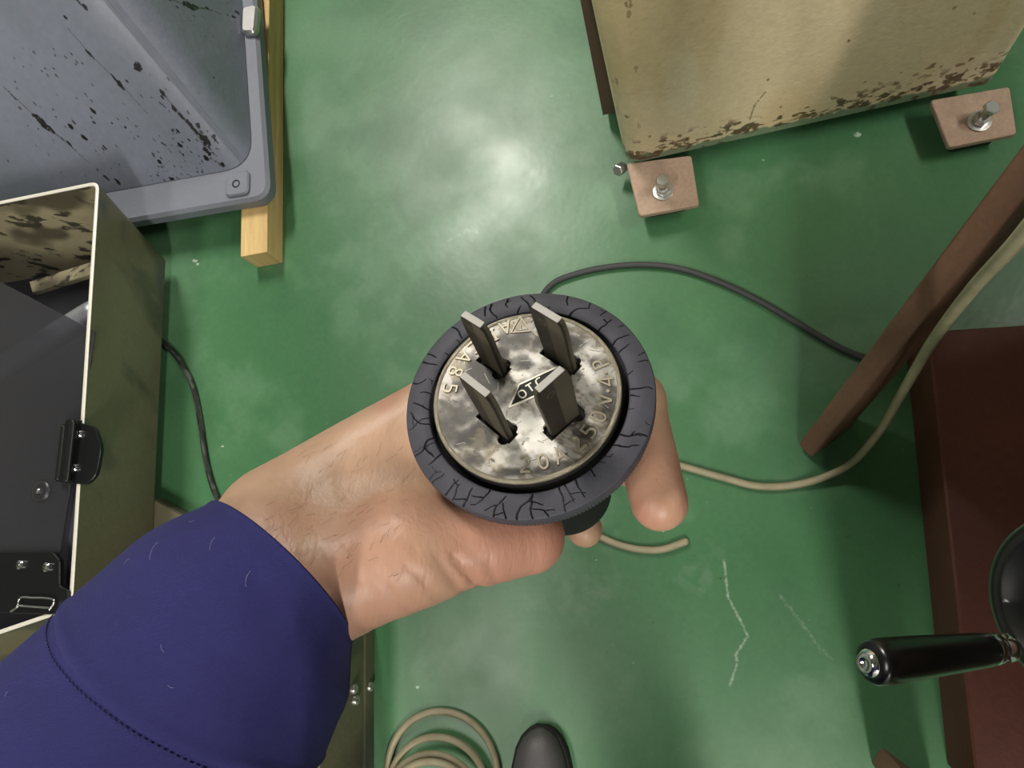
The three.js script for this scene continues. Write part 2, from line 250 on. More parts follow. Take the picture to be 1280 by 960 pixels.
  // timber
  const a = onY(317, 318, H0), c = onY(322, -60, H0), woodP = new Paint(256, 1024, 0.2, 0.9, -0.1, -0.45).fill((u, v) => { const g = fbm(u * 60 + 0.6 * fbm(v * 5, u * 20, 2), v * 2.2, 3), ring = 0.5 + 0.5 * Math.sin(60 * (u + 0.04 * fbm(v * 2, u * 8, 2)) * 3); const k = fbm(u * 300, v * 20, 2); return mix3([0.79, 0.66, 0.43], [0.89, 0.78, 0.55], clamp(0.35 * ring + 0.65 * g)).map((x) => x * (0.93 + 0.12 * k)); });
  for (let i = 0; i < 9; i++) woodP.blot(rr(-0.05, 0.05), rr(-0.45, 0.45), rr(0.002, 0.005), rr(0.01, 0.05), [0.55, 0.44, 0.28], rr(0.1, 0.35), 0, 0.6, 120);
  const beam = bar(a.clone().setY(H0 / 2), c.clone().setY(H0 / 2), 0.062, H0, v3(0, 1, 0), 0.002);
  single('timber_beam', 'pale pine timber lying on the green floor under the blue machine', 'timber', beam, std({ map: woodP.tex(), roughness: 0.75, bumpMap: fineBump, bumpScale: 0.0006 }));
}

// ---------------------------------------------------------------- cream machine cabinet with bolted feet
{
  const H0 = 0.055, Hp = 0.05, L = onY(783, 207, H0), Rr = onY(1243, 104, H0), e = Rr.clone().sub(L).setY(0).normalize(), n = v3(e.z, 0, -e.x);
  const W = L.distanceTo(Rr), q = (a, b) => { const p = L.clone().addScaledVector(e, a).addScaledVector(n, b); return [p.x, p.z]; };
  const t = thing('machine_cabinet', 'cream painted machine cabinet on bolted brown foot plates', 'machine', v3(L.x + W / 2, 0, L.z - 0.3));
  const P = roundPoly([q(0, 0), q(W, 0), q(W, 0.6), q(0, 0.6)], [0.035, 0.02, 0.02, 0.02], 8), T = roundPoly([q(-0.03, 0.03), q(W, 0.03), q(W, 0.6), q(-0.03, 0.6)], [0.035, 0.02, 0.02, 0.02], 8);
  const g = prism(P, H0, 1.15, 0.004, T, 12), pos = g.attributes.position, uv = g.attributes.uv, N = g.attributes.normal, w = v3();
  for (let i = 0; i < uv.count; i++) { w.fromBufferAttribute(pos, i).sub(L); const nn = v3().fromBufferAttribute(N, i); const front = Math.abs(nn.dot(n)) > 0.5; uv.setXY(i, front ? w.dot(e) : (nn.dot(e) < 0 ? -w.dot(n) : W + w.dot(n)), w.y); }
  const paint = new Paint(1024, 1024, 0.9, 0.9, -0.12, 0);
  paint.fill((u, v) => {
    const m = fbm(u * 5, v * 2.2, 4), f = fbm(u * 140, v * 140, 2);
    let c = mix3([0.84, 0.765, 0.62], [0.89, 0.825, 0.69], m);
    c = mix3(c, [0.79, 0.69, 0.51], 0.5 * step(0.5, 0.75, fbm(u * 14 + 2, v * 3, 3)));
    c = mix3(c, [0.92, 0.87, 0.77], 0.4 * step(0.52, 0.75, fbm(u * 8 + 7, v * 4 + 3, 4)));
    const lip = 0.012 + 0.012 * fbm(u * 30, 2, 3) + 0.010 * fbm(u * 120, 5, 2);               // floor paint lapped onto the foot
    c = mix3(c, [0.36, 0.46, 0.36], 0.8 * step(lip + 0.004, lip - 0.004, v));
    const grime = fbm(u * 70, v * 90, 4); c = mix3(c, [0.30, 0.24, 0.16], clamp(step(0.56, 0.68, grime) * step(0.055, 0.02, Math.abs(v - 0.028))) * 0.85);
    return c.map((x) => x * (0.97 + 0.06 * f));
  });
  const rust = [0.36, 0.28, 0.18];
  for (let i = 0; i < 70; i++) paint.blot(rr(0, 0.75), rr(0.02, 0.045) , rr(0.004, 0.016), rr(0.002, 0.005), rust, rr(0.3, 0.9), rr(-0.3, 0.3), 0.9, 160);
  for (let i = 0; i < 30; i++) paint.blot(rr(-0.02, 0.05), rr(0.01, 0.7), rr(0.002, 0.005), rr(0.004, 0.02), rust, rr(0.2, 0.7), 0, 0.9, 160);
  for (let i = 0; i < 40; i++) paint.blot(rr(0.4, 0.72), rr(0.03, 0.1), rr(0.003, 0.01), rr(0.002, 0.006), rust, rr(0.2, 0.6), rr(-1, 1), 0.9, 160);
  for (let i = 0; i < 26; i++) { const r = rr(0.001, 0.003); paint.blot(rr(0, 0.75), rr(0.05, 0.7), r, r * 1.6, rust, rr(0.3, 0.7), 0, 0.6, 300); }
  paint.line([[0.22, 0.06], [0.225, 0.1], [0.24, 0.13]], 0.0016, rust, 0.5, 0.001);
  worldPart('cabinet_body', g, phy({ map: paint.tex(THREE.MirroredRepeatWrapping), roughness: 0.5, bumpMap: fineBump, bumpScale: 0.001, clearcoat: 0.1 }), t);
  worldPart('side_panel', prism([q(-0.028, 0.13), q(0.004, 0.13), q(0.004, 0.5), q(-0.028, 0.5)], 0.03, 1.1, 0.003), std({ color: 0x5d4a3e, roughness: 0.7 }), t, 'brown rusted panel on the far left side');
  worldPart('corner_bolt', axisOf(hexPrism(0.011, 0, 0.022), v3(...((a) => [a[0], 0.03, a[1]])(q(-0.006, 0.012))), v3(-0.5, 0.6, 0.6)), M.galvanised, t);
  const plateTex = new Paint(256, 256, 0.3, 0.3).fill((u, v) => mix3([0.62, 0.525, 0.45], [0.69, 0.595, 0.515], fbm(u * 40, v * 40, 4)).map((x) => x * (0.94 + 0.12 * fbm(u * 260, v * 260, 2))));
  const plateMat = std({ map: plateTex.tex(), roughness: 0.75, bumpMap: fineBump, bumpScale: 0.0006 }), pad = std({ color: 0x1c2a20, roughness: 0.85 });
  const foot = (corners, bolt, lean, h, label) => {
    const c = corners.map(([x, y]) => { const p = onY(x, y, h); return [p.x, p.z]; });
    const m = c.reduce((s, p) => [s[0] + p[0] / 4, s[1] + p[1] / 4], [0, 0]);
    const pl = worldPart('foot_plate', prism(roundPoly(c, 0.006, 3), h - 0.012, h, 0.0015), plateMat, t, label);
    worldPart('levelling_pad', prism(roundPoly(c.map((p) => [mix(m[0], p[0], 0.7), mix(m[1], p[1], 0.7)]), 0.01, 4), 0.0, h - 0.012, 0.002), pad, t);
    const b = onY(...bolt, h + 0.001), d = lean;
    worldPart('washer', axisOf(lathe([[0.008, 0], [0.0185, 0], [0.019, 0.0015], [0.0185, 0.003], [0.008, 0.003]], 28), b, v3(0, 1, 0)), M.galvanised, pl);
    worldPart('nut', axisOf(hexPrism(0.0135, 0.003, 0.015), b, d), M.galvanised, pl);
    worldPart('bolt', axisOf(lathe([[0, 0], [0.0068, 0], ...Array.from({ length: 20 }, (_, k) => [k % 2 ? 0.0062 : 0.0072, 0.015 + k * 0.0011]), [0.006, 0.038], [0, 0.038]], 16), b, d), M.galvanised, pl);
    worldPart('nut', axisOf(hexPrism(0.0125, 0.034, 0.044), b, d), M.galvanised, pl);
  };
  foot([[783, 204], [864, 194], [874, 256], [799, 270]], [829, 239], v3(0, 1, 0), Hp, 'brown plate under the near left corner');
  foot([[1163, 125], [1262, 108], [1271, 167], [1186, 184]], [1224, 152], v3(0.12, 1, 0.0), Hp, 'brown plate under the right corner');
}

// ---------------------------------------------------------------- olive machine bed and sheet-metal box
{
  const olive = new Paint(512, 512, 0.8, 0.8).fill((u, v) => { const m = fbm(u * 6, v * 6, 4); let c = mix3([0.40, 0.385, 0.30], [0.46, 0.445, 0.355], m); c = mix3(c, [0.20, 0.20, 0.16], 0.5 * step(0.55, 0.75, fbm(u * 11 + 4, v * 5, 4))); c = mix3(c, [0.22, 0.24, 0.26], 0.5 * step(0.62, 0.75, fbm(u * 9, v * 9 + 8, 3))); return c.map((x) => x * (0.96 + 0.08 * fbm(u * 160, v * 160, 2))); });
  const oliveMat = phy({ map: olive.tex(THREE.MirroredRepeatWrapping), roughness: 0.45, bumpMap: fineBump, bumpScale: 0.0006, clearcoat: 0.15 });
  const g = (x, y, h = 0) => { const p = onY(x, y, h); return [p.x, p.z]; };
  // bed
  const hb = 0.2, NE = g(468, 770), NW = g(205, 622), SE = g(468, 1010), bed = thing('machine_bed', 'low olive green machine bed behind the blue sleeve', 'machine', v3(-0.9, 0, 0.25));
  worldPart('bed_body', prism(roundPoly([[NW[0] - 0.0, NW[1]], NE, SE, [SE[0] - 0.5, SE[1] + 0.25], [NW[0] - 0.55, NW[1] + 0.35], [NW[0] - 0.35, NW[1]]], 0.008, 3), 0.0, hb - 0.16, 0.003), oliveMat, bed);
  worldPart('bed_frame', prism(roundPoly([[-0.96, 0.12], [NE[0] - 0.002, NE[1] + 0.002], [SE[0] - 0.002, SE[1] - 0.002], [-0.98, 0.7], [-0.96, 0.4]], 0.008, 3), hb - 0.16, hb, 0.003), oliveMat, bed);
  const sideN = v3(SE[1] - NE[1], 0, NE[0] - SE[0]).normalize(), onSide = v3(NE[0] - 0.002, 0, NE[1]);
  for (const [x, y] of [[441, 861], [461, 858], [443, 875]]) worldPart('screw', axisOf(screwHead(0.009, 0.008), onPlane(x, y, onSide, sideN), sideN), M.galvanised, bed);
  // box: outer skin, floor, inner ledge, lid, latches
  const hr = 0.28, h0 = 0.045;
  const rim = { ne: onY(124, 226, hr), se: onY(90, 762, hr), nw: onY(-330, 318, hr), sw: onY(-330, 905, hr) };
  const bot = { ne: onY(207, 322, h0), se: onY(186, 762, h0), nw: onY(-240, 400, h0), sw: onY(-200, 900, h0) };
  const out = (o) => ['ne', 'se', 'sw', 'nw'].map((k) => [o[k].x, o[k].z]);
  const t = thing('metal_box', 'open olive sheet-metal box with a bare bright rim and smoky clear lid', 'box', v3(rim.ne.x - 0.15, h0, 0.0));
  const R = [0.02, 0.03, 0.02, 0.02], top = roundPoly(out(rim), R, 6), foot = roundPoly(out(bot), [0.012, 0.012, 0.012, 0.012], 6), th = 0.007;
  const rows = (Q, y) => Q.map(([x, z]) => v3(x, y, z));
  const ord = (Q) => (area2(Q) > 0 ? Q.slice().reverse() : Q), lerpP = (A, B, s) => A.map((p, i) => [mix(p[0], B[i][0], s), mix(p[1], B[i][1], s)]);
  const T0 = ord(top), F0 = ord(foot), skin = [];
  for (let k = 0; k <= 8; k++) skin.push(rows(lerpP(F0, T0, k / 8), mix(h0, hr - 0.001, k / 8)));
  const inside = []; for (let k = 0; k <= 8; k++) inside.push(rows(inset(lerpP(T0, F0, k / 8), th), mix(hr - 0.001, h0 + 0.006, k / 8)));
  worldPart('outer_wall', grid(skin, true, true, false), oliveMat, t);
  const dirty = new Paint(512, 512, 0.6, 0.6).fill((u, v) => { let c = mix3([0.50, 0.475, 0.37], [0.62, 0.59, 0.47], fbm(u * 18, v * 18, 4)); c = mix3(c, [0.13, 0.12, 0.095], 0.8 * step(0.6, 0.72, fbm(u * 40 + 5 + v * 30, v * 46, 4))); c = mix3(c, [0.2, 0.18, 0.13], 0.7 * step(0.52, 0.7, fbm(u * 9, v * 9 + 2, 3))); return c; });
  const dirtyMat = std({ map: dirty.tex(), roughness: 0.8, bumpMap: fineBump, bumpScale: 0.001 });
  worldPart('inner_wall', grid(inside, true, false, true), dirtyMat, t, 'dirt-streaked inner wall');
  worldPart('rim_edge', grid([rows(T0, hr - 0.001), rows(inset(T0, 0.0008), hr + 0.0006), rows(inset(T0, th - 0.0008), hr + 0.0006), rows(inset(T0, th), hr - 0.001)], true), M.bareSteel, t, 'bare bright metal rim');
  // ledge along the north end inside
  const ledgeP = [onY(36, 352, hr - 0.12), onY(116, 326, hr - 0.12), onY(118, 342, hr - 0.12), onY(40, 366, hr - 0.12)].map((p) => [p.x, p.z]);
  worldPart('inner_ledge', prism(ledgeP, hr - 0.135, hr - 0.12, 0.002), dirtyMat, t);
  // floor tray inside, dark
  worldPart('inner_floor', prism(inset(lerpP(F0, T0, 0.12), 0.01), h0 + 0.008, h0 + 0.02, 0.001), std({ color: 0x38383e, roughness: 0.6, bumpMap: fineBump, bumpScale: 0.0002 }), t);
  const pa = onY(-160, 560, hr - 0.1), pb = onY(116, 391, hr - 0.1);
  worldPart('pipe', tube([pa, pb], 0.024, 4, 24), std({ color: 0xb9bcc2, metalness: 0.6, roughness: 0.4 }), t, 'pale pipe under the clear lid');
  // lid of smoky acrylic
  const hl = hr + 0.002;
  const lidC = [[118, 414], [74, 694], [-330, 800], [-330, 180]].map(([x, y]) => { const p = onY(x, y, hl - 0.006); return [p.x, p.z]; });
  worldPart('lid', prism(roundPoly(lidC, [0.004, 0.01, 0.01, 0.01], 4), hl - 0.012, hl - 0.006, 0.001), phy({ color: 0xb0b0b8, transmission: 0.95, thickness: 0, roughness: 0.14, specularIntensity: 1 }), t, 'smoky see-through plastic lid');
  const lb = [[100, 500], [74, 694]].map(([x, y]) => onY(x, y, hl - 0.014));
  const rail = [[101, 560], [93, 560 + 0], [66, 760], [82, 768]].map(([x, y]) => { const p = onY(x, y, hr - 0.03); return [p.x, p.z]; });
  worldPart('rim_flange', prism(rail, hr - 0.034, hr - 0.03, 0.001), std({ color: 0x55545a, roughness: 0.5 }), t);
  // hinge on the east wall
  const hinge = worldPart('hinge', bar(onY(94, 525, hr + 0.004), onY(85, 603, hr + 0.004), 0.024, 0.02, v3(0, 1, 0), 0.003), M.blackSteel, t, 'black hinge with two screws');
  worldPart('barrel', tube([onY(92, 528, hr + 0.016), onY(84, 600, hr + 0.016)], 0.0055, 6, 14), M.blackSteel, hinge);
  worldPart('barrel', tube([onY(80, 534, hr + 0.010), onY(73, 598, hr + 0.010)], 0.0055, 6, 14), M.blackSteel, hinge);
  const lf = [[92, 526], [122, 534], [130, 560], [124, 594], [112, 606], [84, 604]].map(([x, y]) => { const p = onY(x, y, hr - 0.002); return [p.x, p.z]; });
  worldPart('leaf', prism(roundPoly(lf, 0.01, 4), hr - 0.004, hr + 0.004, 0.001), M.blackSteel, hinge);
  for (const [x, y] of [[100, 543], [94, 585]]) worldPart('screw', axisOf(screwHead(0.0072, 0.006), onY(x, y, hr + 0.004), v3(0.1, 1, 0)), M.chrome, hinge);
  // rivet on the lid
  { const p = onY(52, 614, hl - 0.006); const rv = worldPart('knob', axisOf(lathe([[0, 0.005], [0.012, 0.005], [0.018, 0.003], [0.019, 0]], 24), p, v3(0, 1, 0)), std({ color: 0x26262a, roughness: 0.35 }), t); worldPart('screw', axisOf(screwHead(0.005, 0.004), p.clone().setY(p.y + 0.005), v3(0, 1, 0)), M.chrome, rv); }
  // catch on the south edge
  const kp = [[-40, 690], [68, 690], [77, 700], [77, 732], [88, 738], [88, 758], [66, 768], [-40, 765]].map(([x, y]) => { const p = onY(x, y, hr + 0.002); return [p.x, p.z]; });
  const catchP = worldPart('catch_plate', prism(roundPoly(kp, 0.004, 3), hr - 0.004, hr + 0.006, 0.0015), M.blackSteel, t, 'black catch with two screws and a wire bail');
  for (const [x, y] of [[27, 706], [60, 709]]) worldPart('screw', axisOf(screwHead(0.0082, 0.006), onY(x, y, hr + 0.006), v3(0, 1, 0)), M.chrome, catchP);
  const wl = (a) => a.map(([x, y]) => onY(x, y, hr + 0.012));
  worldPart('wire_bail', mergeGeometries([tube(wl([[14, 764], [22, 758], [25, 748], [40, 747], [68, 751], [62, 762]]), 0.0018, 40, 8), tube(wl([[22, 757], [64, 760]]), 0.0018, 10, 8)]), M.chrome, catchP);
}

// ---------------------------------------------------------------- stand, drip tray and handwheel on the right
{
  const brownTex = new Paint(256, 512, 0.3, 0.6).fill((u, v) => mix3([0.42, 0.30, 0.24], [0.50, 0.37, 0.30], fbm(u * 25, v * 12, 4)).map((x) => x * (0.94 + 0.12 * fbm(u * 200, v * 200, 2))));
  const brownMat = std({ map: brownTex.tex(THREE.MirroredRepeatWrapping), roughness: 0.6, bumpMap: fineBump, bumpScale: 0.0006 });
  const t = thing('machine_stand', 'brown painted steel stand with a leaning leg on the right', 'stand', v3(0.5, 0, 0.1));
  const a = onY(1030, 545), b = onY(1500, -35, 0.78);
  worldPart('leg', bar(a, b, 0.092, 0.03, v3(0.75, 0, 1), 0.004), brownMat, t);
  const c = onY(1128, 968), d = onY(1650, 1560, 0.78);
  worldPart('leg', bar(c, d, 0.085, 0.03, v3(0.75, 0, -1), 0.004), brownMat, t);
  const px = 0.34;
  worldPart('table_top', prism(roundPoly([[px - 0.03, -0.45], [px + 0.75, -0.45], [px + 0.75, 0.8], [px - 0.03, 0.8]], 0.01, 3), 0.78, 0.84, 0.004), brownMat, t);
  worldPart('leg', bar(v3(px + 0.7, 0, -0.4), v3(px + 0.7, 0.78, -0.4), 0.066, 0.03), brownMat, t);
  worldPart('leg', bar(v3(px + 0.7, 0, 0.75), v3(px + 0.7, 0.78, 0.75), 0.066, 0.03), brownMat, t);
  worldPart('back_panel', prism([[px + 0.4, -0.4], [px + 0.42, -0.4], [px + 0.42, 0.75], [px + 0.4, 0.75]], 0.15, 0.78, 0.002), brownMat, t);
  // tray
  const h = 0.12, mtex = new Paint(512, 512, 0.8, 0.8).fill((u, v) => mix3([0.31, 0.17, 0.14], [0.40, 0.23, 0.18], fbm(u * 7, v * 7, 4)).map((x) => x * (0.95 + 0.1 * fbm(u * 150, v * 150, 2))));
  const mc = [[1160, 414], [1290, 404], [1330, 990], [1222, 990]].map(([x, y]) => onY(x, y, h));
  const z = mc.map((p) => [p.x, p.z]); z[1][0] += 0.5; z[2][0] += 0.45;
  single('drip_tray', 'low maroon steel tray on the floor under the brown stand', 'tray', prism(roundPoly(z, 0.006, 3), 0, h, 0.003), std({ map: mtex.tex(THREE.MirroredRepeatWrapping), roughness: 0.6, bumpMap: fineBump, bumpScale: 0.0008 }));
  // headstock that carries the wheel, out of frame to the right
  const hub = at(1358, 759, 0.53), p1 = at(1243, 811, 0.498), p2 = at(1085, 829, 0.455), D = p2.clone().sub(p1), LEN = D.length(); D.normalize();
  const back = hub.clone().addScaledVector(D, -0.16);
  const hs = thing('bench_machine', 'dark machine on the brown stand, its black handwheel reaching into view', 'machine', v3(hub.x + 0.35, 0.84, hub.z));
  worldPart('casting', prism(roundPoly([[px + 0.06, -0.2], [px + 0.74, -0.2], [px + 0.74, 0.8], [px + 0.06, 0.8]], 0.03, 5), 0.842, 1.9, 0.01), std({ color: 0x2c302e, roughness: 0.5 }), hs);
  worldPart('shaft', axisOf(lathe([[0, -0.26], [0.011, -0.26], [0.011, 0.01], [0, 0.01]], 20), hub, D), M.galvanised, hs);
  const wheel = worldPart('handwheel', axisOf(mergeGeometries([lathe([[0.054, -0.012], [0.063, -0.012], [0.069, -0.006], [0.0705, 0.0], [0.069, 0.006], [0.063, 0.010], [0.056, 0.008], [0.050, 0.002], [0.02, -0.008], [0.018, 0.006], [0.010, 0.010], [0, 0.010], ], 64), lathe([[0.054, -0.012], [0.02, -0.014], [0.018, -0.03], [0, -0.03]], 48)]), hub, D), phy({ color: 0x0d0e0e, roughness: 0.3, clearcoat: 0.3 }), hs, 'black dished handwheel');
  const U = (r, y) => [r, y];
  const cr = worldPart('crank_handle', axisOf(lathe([U(0, 0.004), U(0.0098, 0.004), U(0.0112, 0.008), U(0.0118, 0.02), U(0.0128, 0.05), U(0.0138, 0.075), U(0.0144, LEN - 0.014), U(0.014, LEN - 0.006), U(0.0125, LEN - 0.003), U(0.008, LEN - 0.001), U(0, LEN - 0.001)], 40), p1, D), M.blackPlastic, wheel, 'black tapered grip');
  const lc = new THREE.Group();
  worldPart('collar', axisOf(lathe([U(0.0085, -0.016), U(0.0098, -0.014), U(0.0098, -0.009), U(0.0075, -0.007), U(0.0075, -0.004), U(0.0105, -0.002), U(0.0108, 0.004), U(0.0095, 0.006)], 32), p1, D), M.chrome, wheel, 'chrome collar');
  worldPart('end_screw', axisOf(lathe([U(0, LEN + 0.001), U(0.003, LEN + 0.001), U(0.0034, LEN + 0.0035), U(0.0065, LEN + 0.003), U(0.0085, LEN - 0.0005)], 28), p1, D), M.chrome, wheel, 'chrome end screw');
}

// ---------------------------------------------------------------- cables
{
  const beigeTex = new Paint(512, 64, 0.4, 0.05).fill((u, v) => mix3([0.52, 0.49, 0.39], [0.65, 0.62, 0.51], fbm(u * 40, v * 60, 3)).map((x) => x * (0.9 + 0.15 * fbm(u * 14, v * 30, 2))));
  const beige = std({ map: beigeTex.tex(THREE.MirroredRepeatWrapping), roughness: 0.6 });
  const lift = [[1420, 140, 0.93], [1330, 232, 0.84], [1270, 303, 0.74], [1215, 362, 0.6], [1165, 428, 0.43], [1128, 490, 0.27], [1095, 545, 0.13], [1055, 585, 0.03], [1005, 604, 0.006], [950, 608, 0.006], [900, 596, 0.006], [850, 582, 0.006], [790, 568, 0.006], [725, 572, 0.006], [700, 610, 0.006], [715, 645, 0.006], [745, 668, 0.006], [785, 684, 0.006], [825, 687, 0.006], [857, 677, 0.006]];
  single('power_cable', 'beige cable hanging from the brown stand and trailing along the floor', 'cable', tube(lift.map(([x, y, h]) => onY(x, y, h)), 0.0062, 260, 12), beige);
  const pts = [], loops = [[552, 967, 0.1], [550, 990, 0.09], [547, 1008, 0.088], [548, 1012, 0.084]].map(([x, y, r]) => [onY(x, y, 0.0065), r]);   // loops lying on one another beside the shoe
  for (let i = 0; i <= 132; i++) { const tt = i / 36, k = Math.min(2, Math.floor(tt)), w = step(0.75, 1.0, tt - k), c = loops[k][0].clone().lerp(loops[k + 1][0], w), r = mix(loops[k][1], loops[k + 1][1], w), a = Math.PI / 2 + tt * 2 * Math.PI; pts.push(v3(c.x + r * Math.cos(a), 0.0065 + 0.0125 * (k + w) * 0.9, c.z + r * Math.sin(a))); }
  single('cable_coil', 'pale beige cable coiled on the green floor beside the black shoe', 'cable', tube(pts, 0.0062, 420, 10), beige);
  const grime = new Paint(256, 64, 0.3, 0.05).fill((u, v) => mix3([0.10, 0.12, 0.10], [0.30, 0.33, 0.29], step(0.35, 0.75, fbm(u * 45, v * 90, 4))));
  const dk = [[150, 380], [195, 420], [222, 447], [240, 480], [250, 525], [255, 560], [262, 595], [276, 632], [300, 668], [350, 720]].map(([x, y]) => onY(x, y, 0.0065));
  single('floor_cable', 'dusty dark cable on the floor beside the olive box', 'cable', tube(dk, 0.006, 120, 10), std({ map: grime.tex(), roughness: 0.8 }));
}

// ---------------------------------------------------------------- the plug
const N_CAM = v3(-0.206, 0.471, 0.857).normalize();
const O = at(658, 495, 0.199), PN = dirW(N_CAM), PX = dirW(v3(1, 0, 0).addScaledVector(N_CAM, -N_CAM.x).normalize()), PZ = PX.clone().cross(PN);
const plug = thing('power_plug', 'old four-blade power plug with a cracked black rubber ring and tarnished metal face', 'plug', O);
plug.quaternion.setFromRotationMatrix(new THREE.Matrix4().makeBasis(PX, PN, PZ)); plug.updateMatrixWorld(true);
const toPlug = plug.matrixWorld.clone().invert();
const loc = (px, py, s = 0) => onPlane(px, py, O.clone().addScaledVector(PN, -s / 1000), PN).applyMatrix4(toPlug).multiplyScalar(1000);   // millimetres in the plug's own frame: x right, y out of the face, z down
{
  const mm = (g) => g.scale(0.001, 0.001, 0.001);
  // rubber ring with real cracks: the face is displaced along crack lines
  const R0 = 28.3, R1 = 34.7, NT = 1500, NR = 40, depth = new Float32Array(NT * (NR + 1));
  const seg = (a, b, w, d) => { // a, b: [angle, radius]
    const n = Math.max(2, Math.ceil(Math.hypot((b[0] - a[0]) * 31, b[1] - a[1]) / 0.12));
    for (let k = 0; k <= n; k++) {
      const th = mix(a[0], b[0], k / n), r = mix(a[1], b[1], k / n), ti = th / (2 * Math.PI) * NT, ri = (r - R0) / (R1 - R0) * NR, wt = Math.ceil(w / 31 / (2 * Math.PI) * NT) + 1, wr = Math.ceil(w / (R1 - R0) * NR) + 1;
      for (let i = Math.floor(ti) - wt; i <= ti + wt + 1; i++) for (let j = Math.max(0, Math.floor(ri) - wr); j <= Math.min(NR, ri + wr + 1); j++) {
        const q = Math.hypot((i / NT * 2 * Math.PI - th) * r, R0 + j / NR * (R1 - R0) - r), t = d * (1 - step(w * 0.35, w, q)), id = (((i % NT) + NT) % NT) * (NR + 1) + j;
        if (t > depth[id]) depth[id] = t;
      }
    }
  };
  const wander = (th, r, head, len, w, d, wig = 0.3) => { let p = [th, r], h = head; const path = [p]; for (let k = 0; k < len / 0.3; k++) { h += rr(-wig, wig) + 0.06 * (head - h); const q = [p[0] + 0.3 * Math.sin(h) / 31, p[1] + 0.3 * Math.cos(h)]; seg(p, q, w * mix(1, 0.55, k * 0.3 / len), d); p = q; path.push(p); if (p[1] < R0 - 0.2 || p[1] > R1 + 0.2) break; } return path; };   // length along the face in millimetres, heading 0 = outward
  // angle 0 = right, growing counterclockwise; the lower left is cracked into plates, the rest mostly radially
  for (let i = 0; i < 58; i++) {
    const th = i / 58 * 2 * Math.PI + rr(-0.04, 0.04), low = th > 3.0 && th < 5.2, inner = rnd() < 0.6, big = rnd();
    const len = low ? rr(3.5, 9) : mix(1.2, 6.5, big * big), w = mix(0.14, 0.30, big * (low ? 1 : 0.9)), d = mix(0.5, 1.1, big);
    const path = wander(th, inner ? R0 : R1, (inner ? 0 : Math.PI) + rr(-0.25, 0.25), len, w, d);
    if ((low && rnd() < 0.75) || rnd() < 0.12) { const p = path[Math.floor(path.length * rr(0.3, 0.85))]; wander(p[0], p[1], (rnd() < 0.5 ? -1 : 1) * (Math.PI / 2 + rr(-0.35, 0.35)), low ? rr(2, 4.2) : 1.5, w * 0.85, d, 0.22); }
  }
  const rows = [];
  const ringRow = (r, y, f) => rows.push(Array.from({ length: NT }, (_, i) => { const a = -i / NT * 2 * Math.PI, k = f ? f(i) : 0; return v3((r + k) * Math.cos(a), y, (r + k) * Math.sin(a)); }));
  const knurl = (i) => 0.24 * (Math.abs(((i * 210 / NT) % 1) - 0.5) * 2 - 0.5);
  ringRow(24, -7.6); ringRow(33.6, -7.6, (i) => 0.5 * knurl(i)); ringRow(34.7, -7.0, knurl); ringRow(34.8, -4.6, knurl); ringRow(34.8, -4.2); ringRow(35.1, -4.0); ringRow(35.2, -1.6); ringRow(35.05, -1.0);
  for (let j = NR; j >= 0; j--) { const r = R0 + j / NR * (R1 - R0), dome = -0.55 * ((r - 31.4) / 3.3) ** 2 - 0.35 * step(0, 1, j / NR); rows.push(Array.from({ length: NT }, (_, i) => { const a = -i / NT * 2 * Math.PI; return v3(r * Math.cos(a), dome - depth[((NT - i) % NT === 0 ? 0 : i) * (NR + 1) + j], r * Math.sin(a)); })); }
  ringRow(28.0, -0.9); ringRow(27.9, -5); ringRow(24, -5.2);
  rows.reverse();
  // angle runs with -i so that increasing i is counterclockwise seen from the face
  const rubber = grey(256, 0.04, tileable((u, v) => 0.6 * fbm(u * 500, v * 500, 3) + 0.4 * fbm(u * 2200, v * 2200, 2), 0.04));
  const rubberTint = new Paint(256, 256, 0.04, 0.04).fill((u, v) => mix3([0.235, 0.235, 0.275], [0.295, 0.295, 0.33], tileable((a, b) => fbm(a * 260, b * 260, 4), 0.04)(u, v)));
  const gR = mm(grid(rows, true, false, false, (i, j, s, p) => [p.x * 0.001, p.z * 0.001]));
  localPart('rubber_ring', gR, std({ map: rubberTint.tex(), roughness: 0.62, bumpMap: rubber, bumpScale: 0.00012, side: THREE.DoubleSide }), plug, 'cracked black rubber ring with a knurled edge');
  // grip below the ring
  localPart('grip', mm(lathe([[0, -84], [7, -84], [11, -83], [15, -80.5], [16.8, -76], [17.6, -66], [19.2, -50], [19.6, -30], [20, -16], [22, -11], [27, -7.4], [24, -6]], 64)), std({ color: 0x0c0c0d, roughness: 0.72 }), plug, 'black grip held in the fist');

  // pins: [left end and right end of the bright top edge] in the photo, 24 mm above the face
  const TOPH = 25;
  const pins = [[[578, 391], [604, 407]], [[666, 380], [701, 401]], [[577, 467], [611, 494]], [[670, 489], [704, 459]]].map(([p, q]) => { const a = loc(...p, -TOPH), b = loc(...q, -TOPH); return { c: [(a.x + b.x) / 2, (a.z + b.z) / 2], d: Math.atan2(b.z - a.z, b.x - a.x), w: Math.hypot(b.x - a.x, b.z - a.z) }; });
  const tops = 1.5;                                                  // face of the metal disc above the ring
  localPart('inner_well', mm(lathe([[0, tops - 1.3], [26.0, tops - 1.3], [26.1, tops - 1.6], [26.2, -3.4], [27.8, -3.4], [27.9, -5], [24, -6.5], [0, -6.5]], 64)), std({ color: 0x0c0c0d, roughness: 0.8 }), plug);
  // metal face
  const metal = new Paint(1024, 1024, 0.056, 0.056, -0.028, -0.028), put = (px, py) => { const q = loc(px, py, -tops); return [q.x / 1000, -q.z / 1000]; };
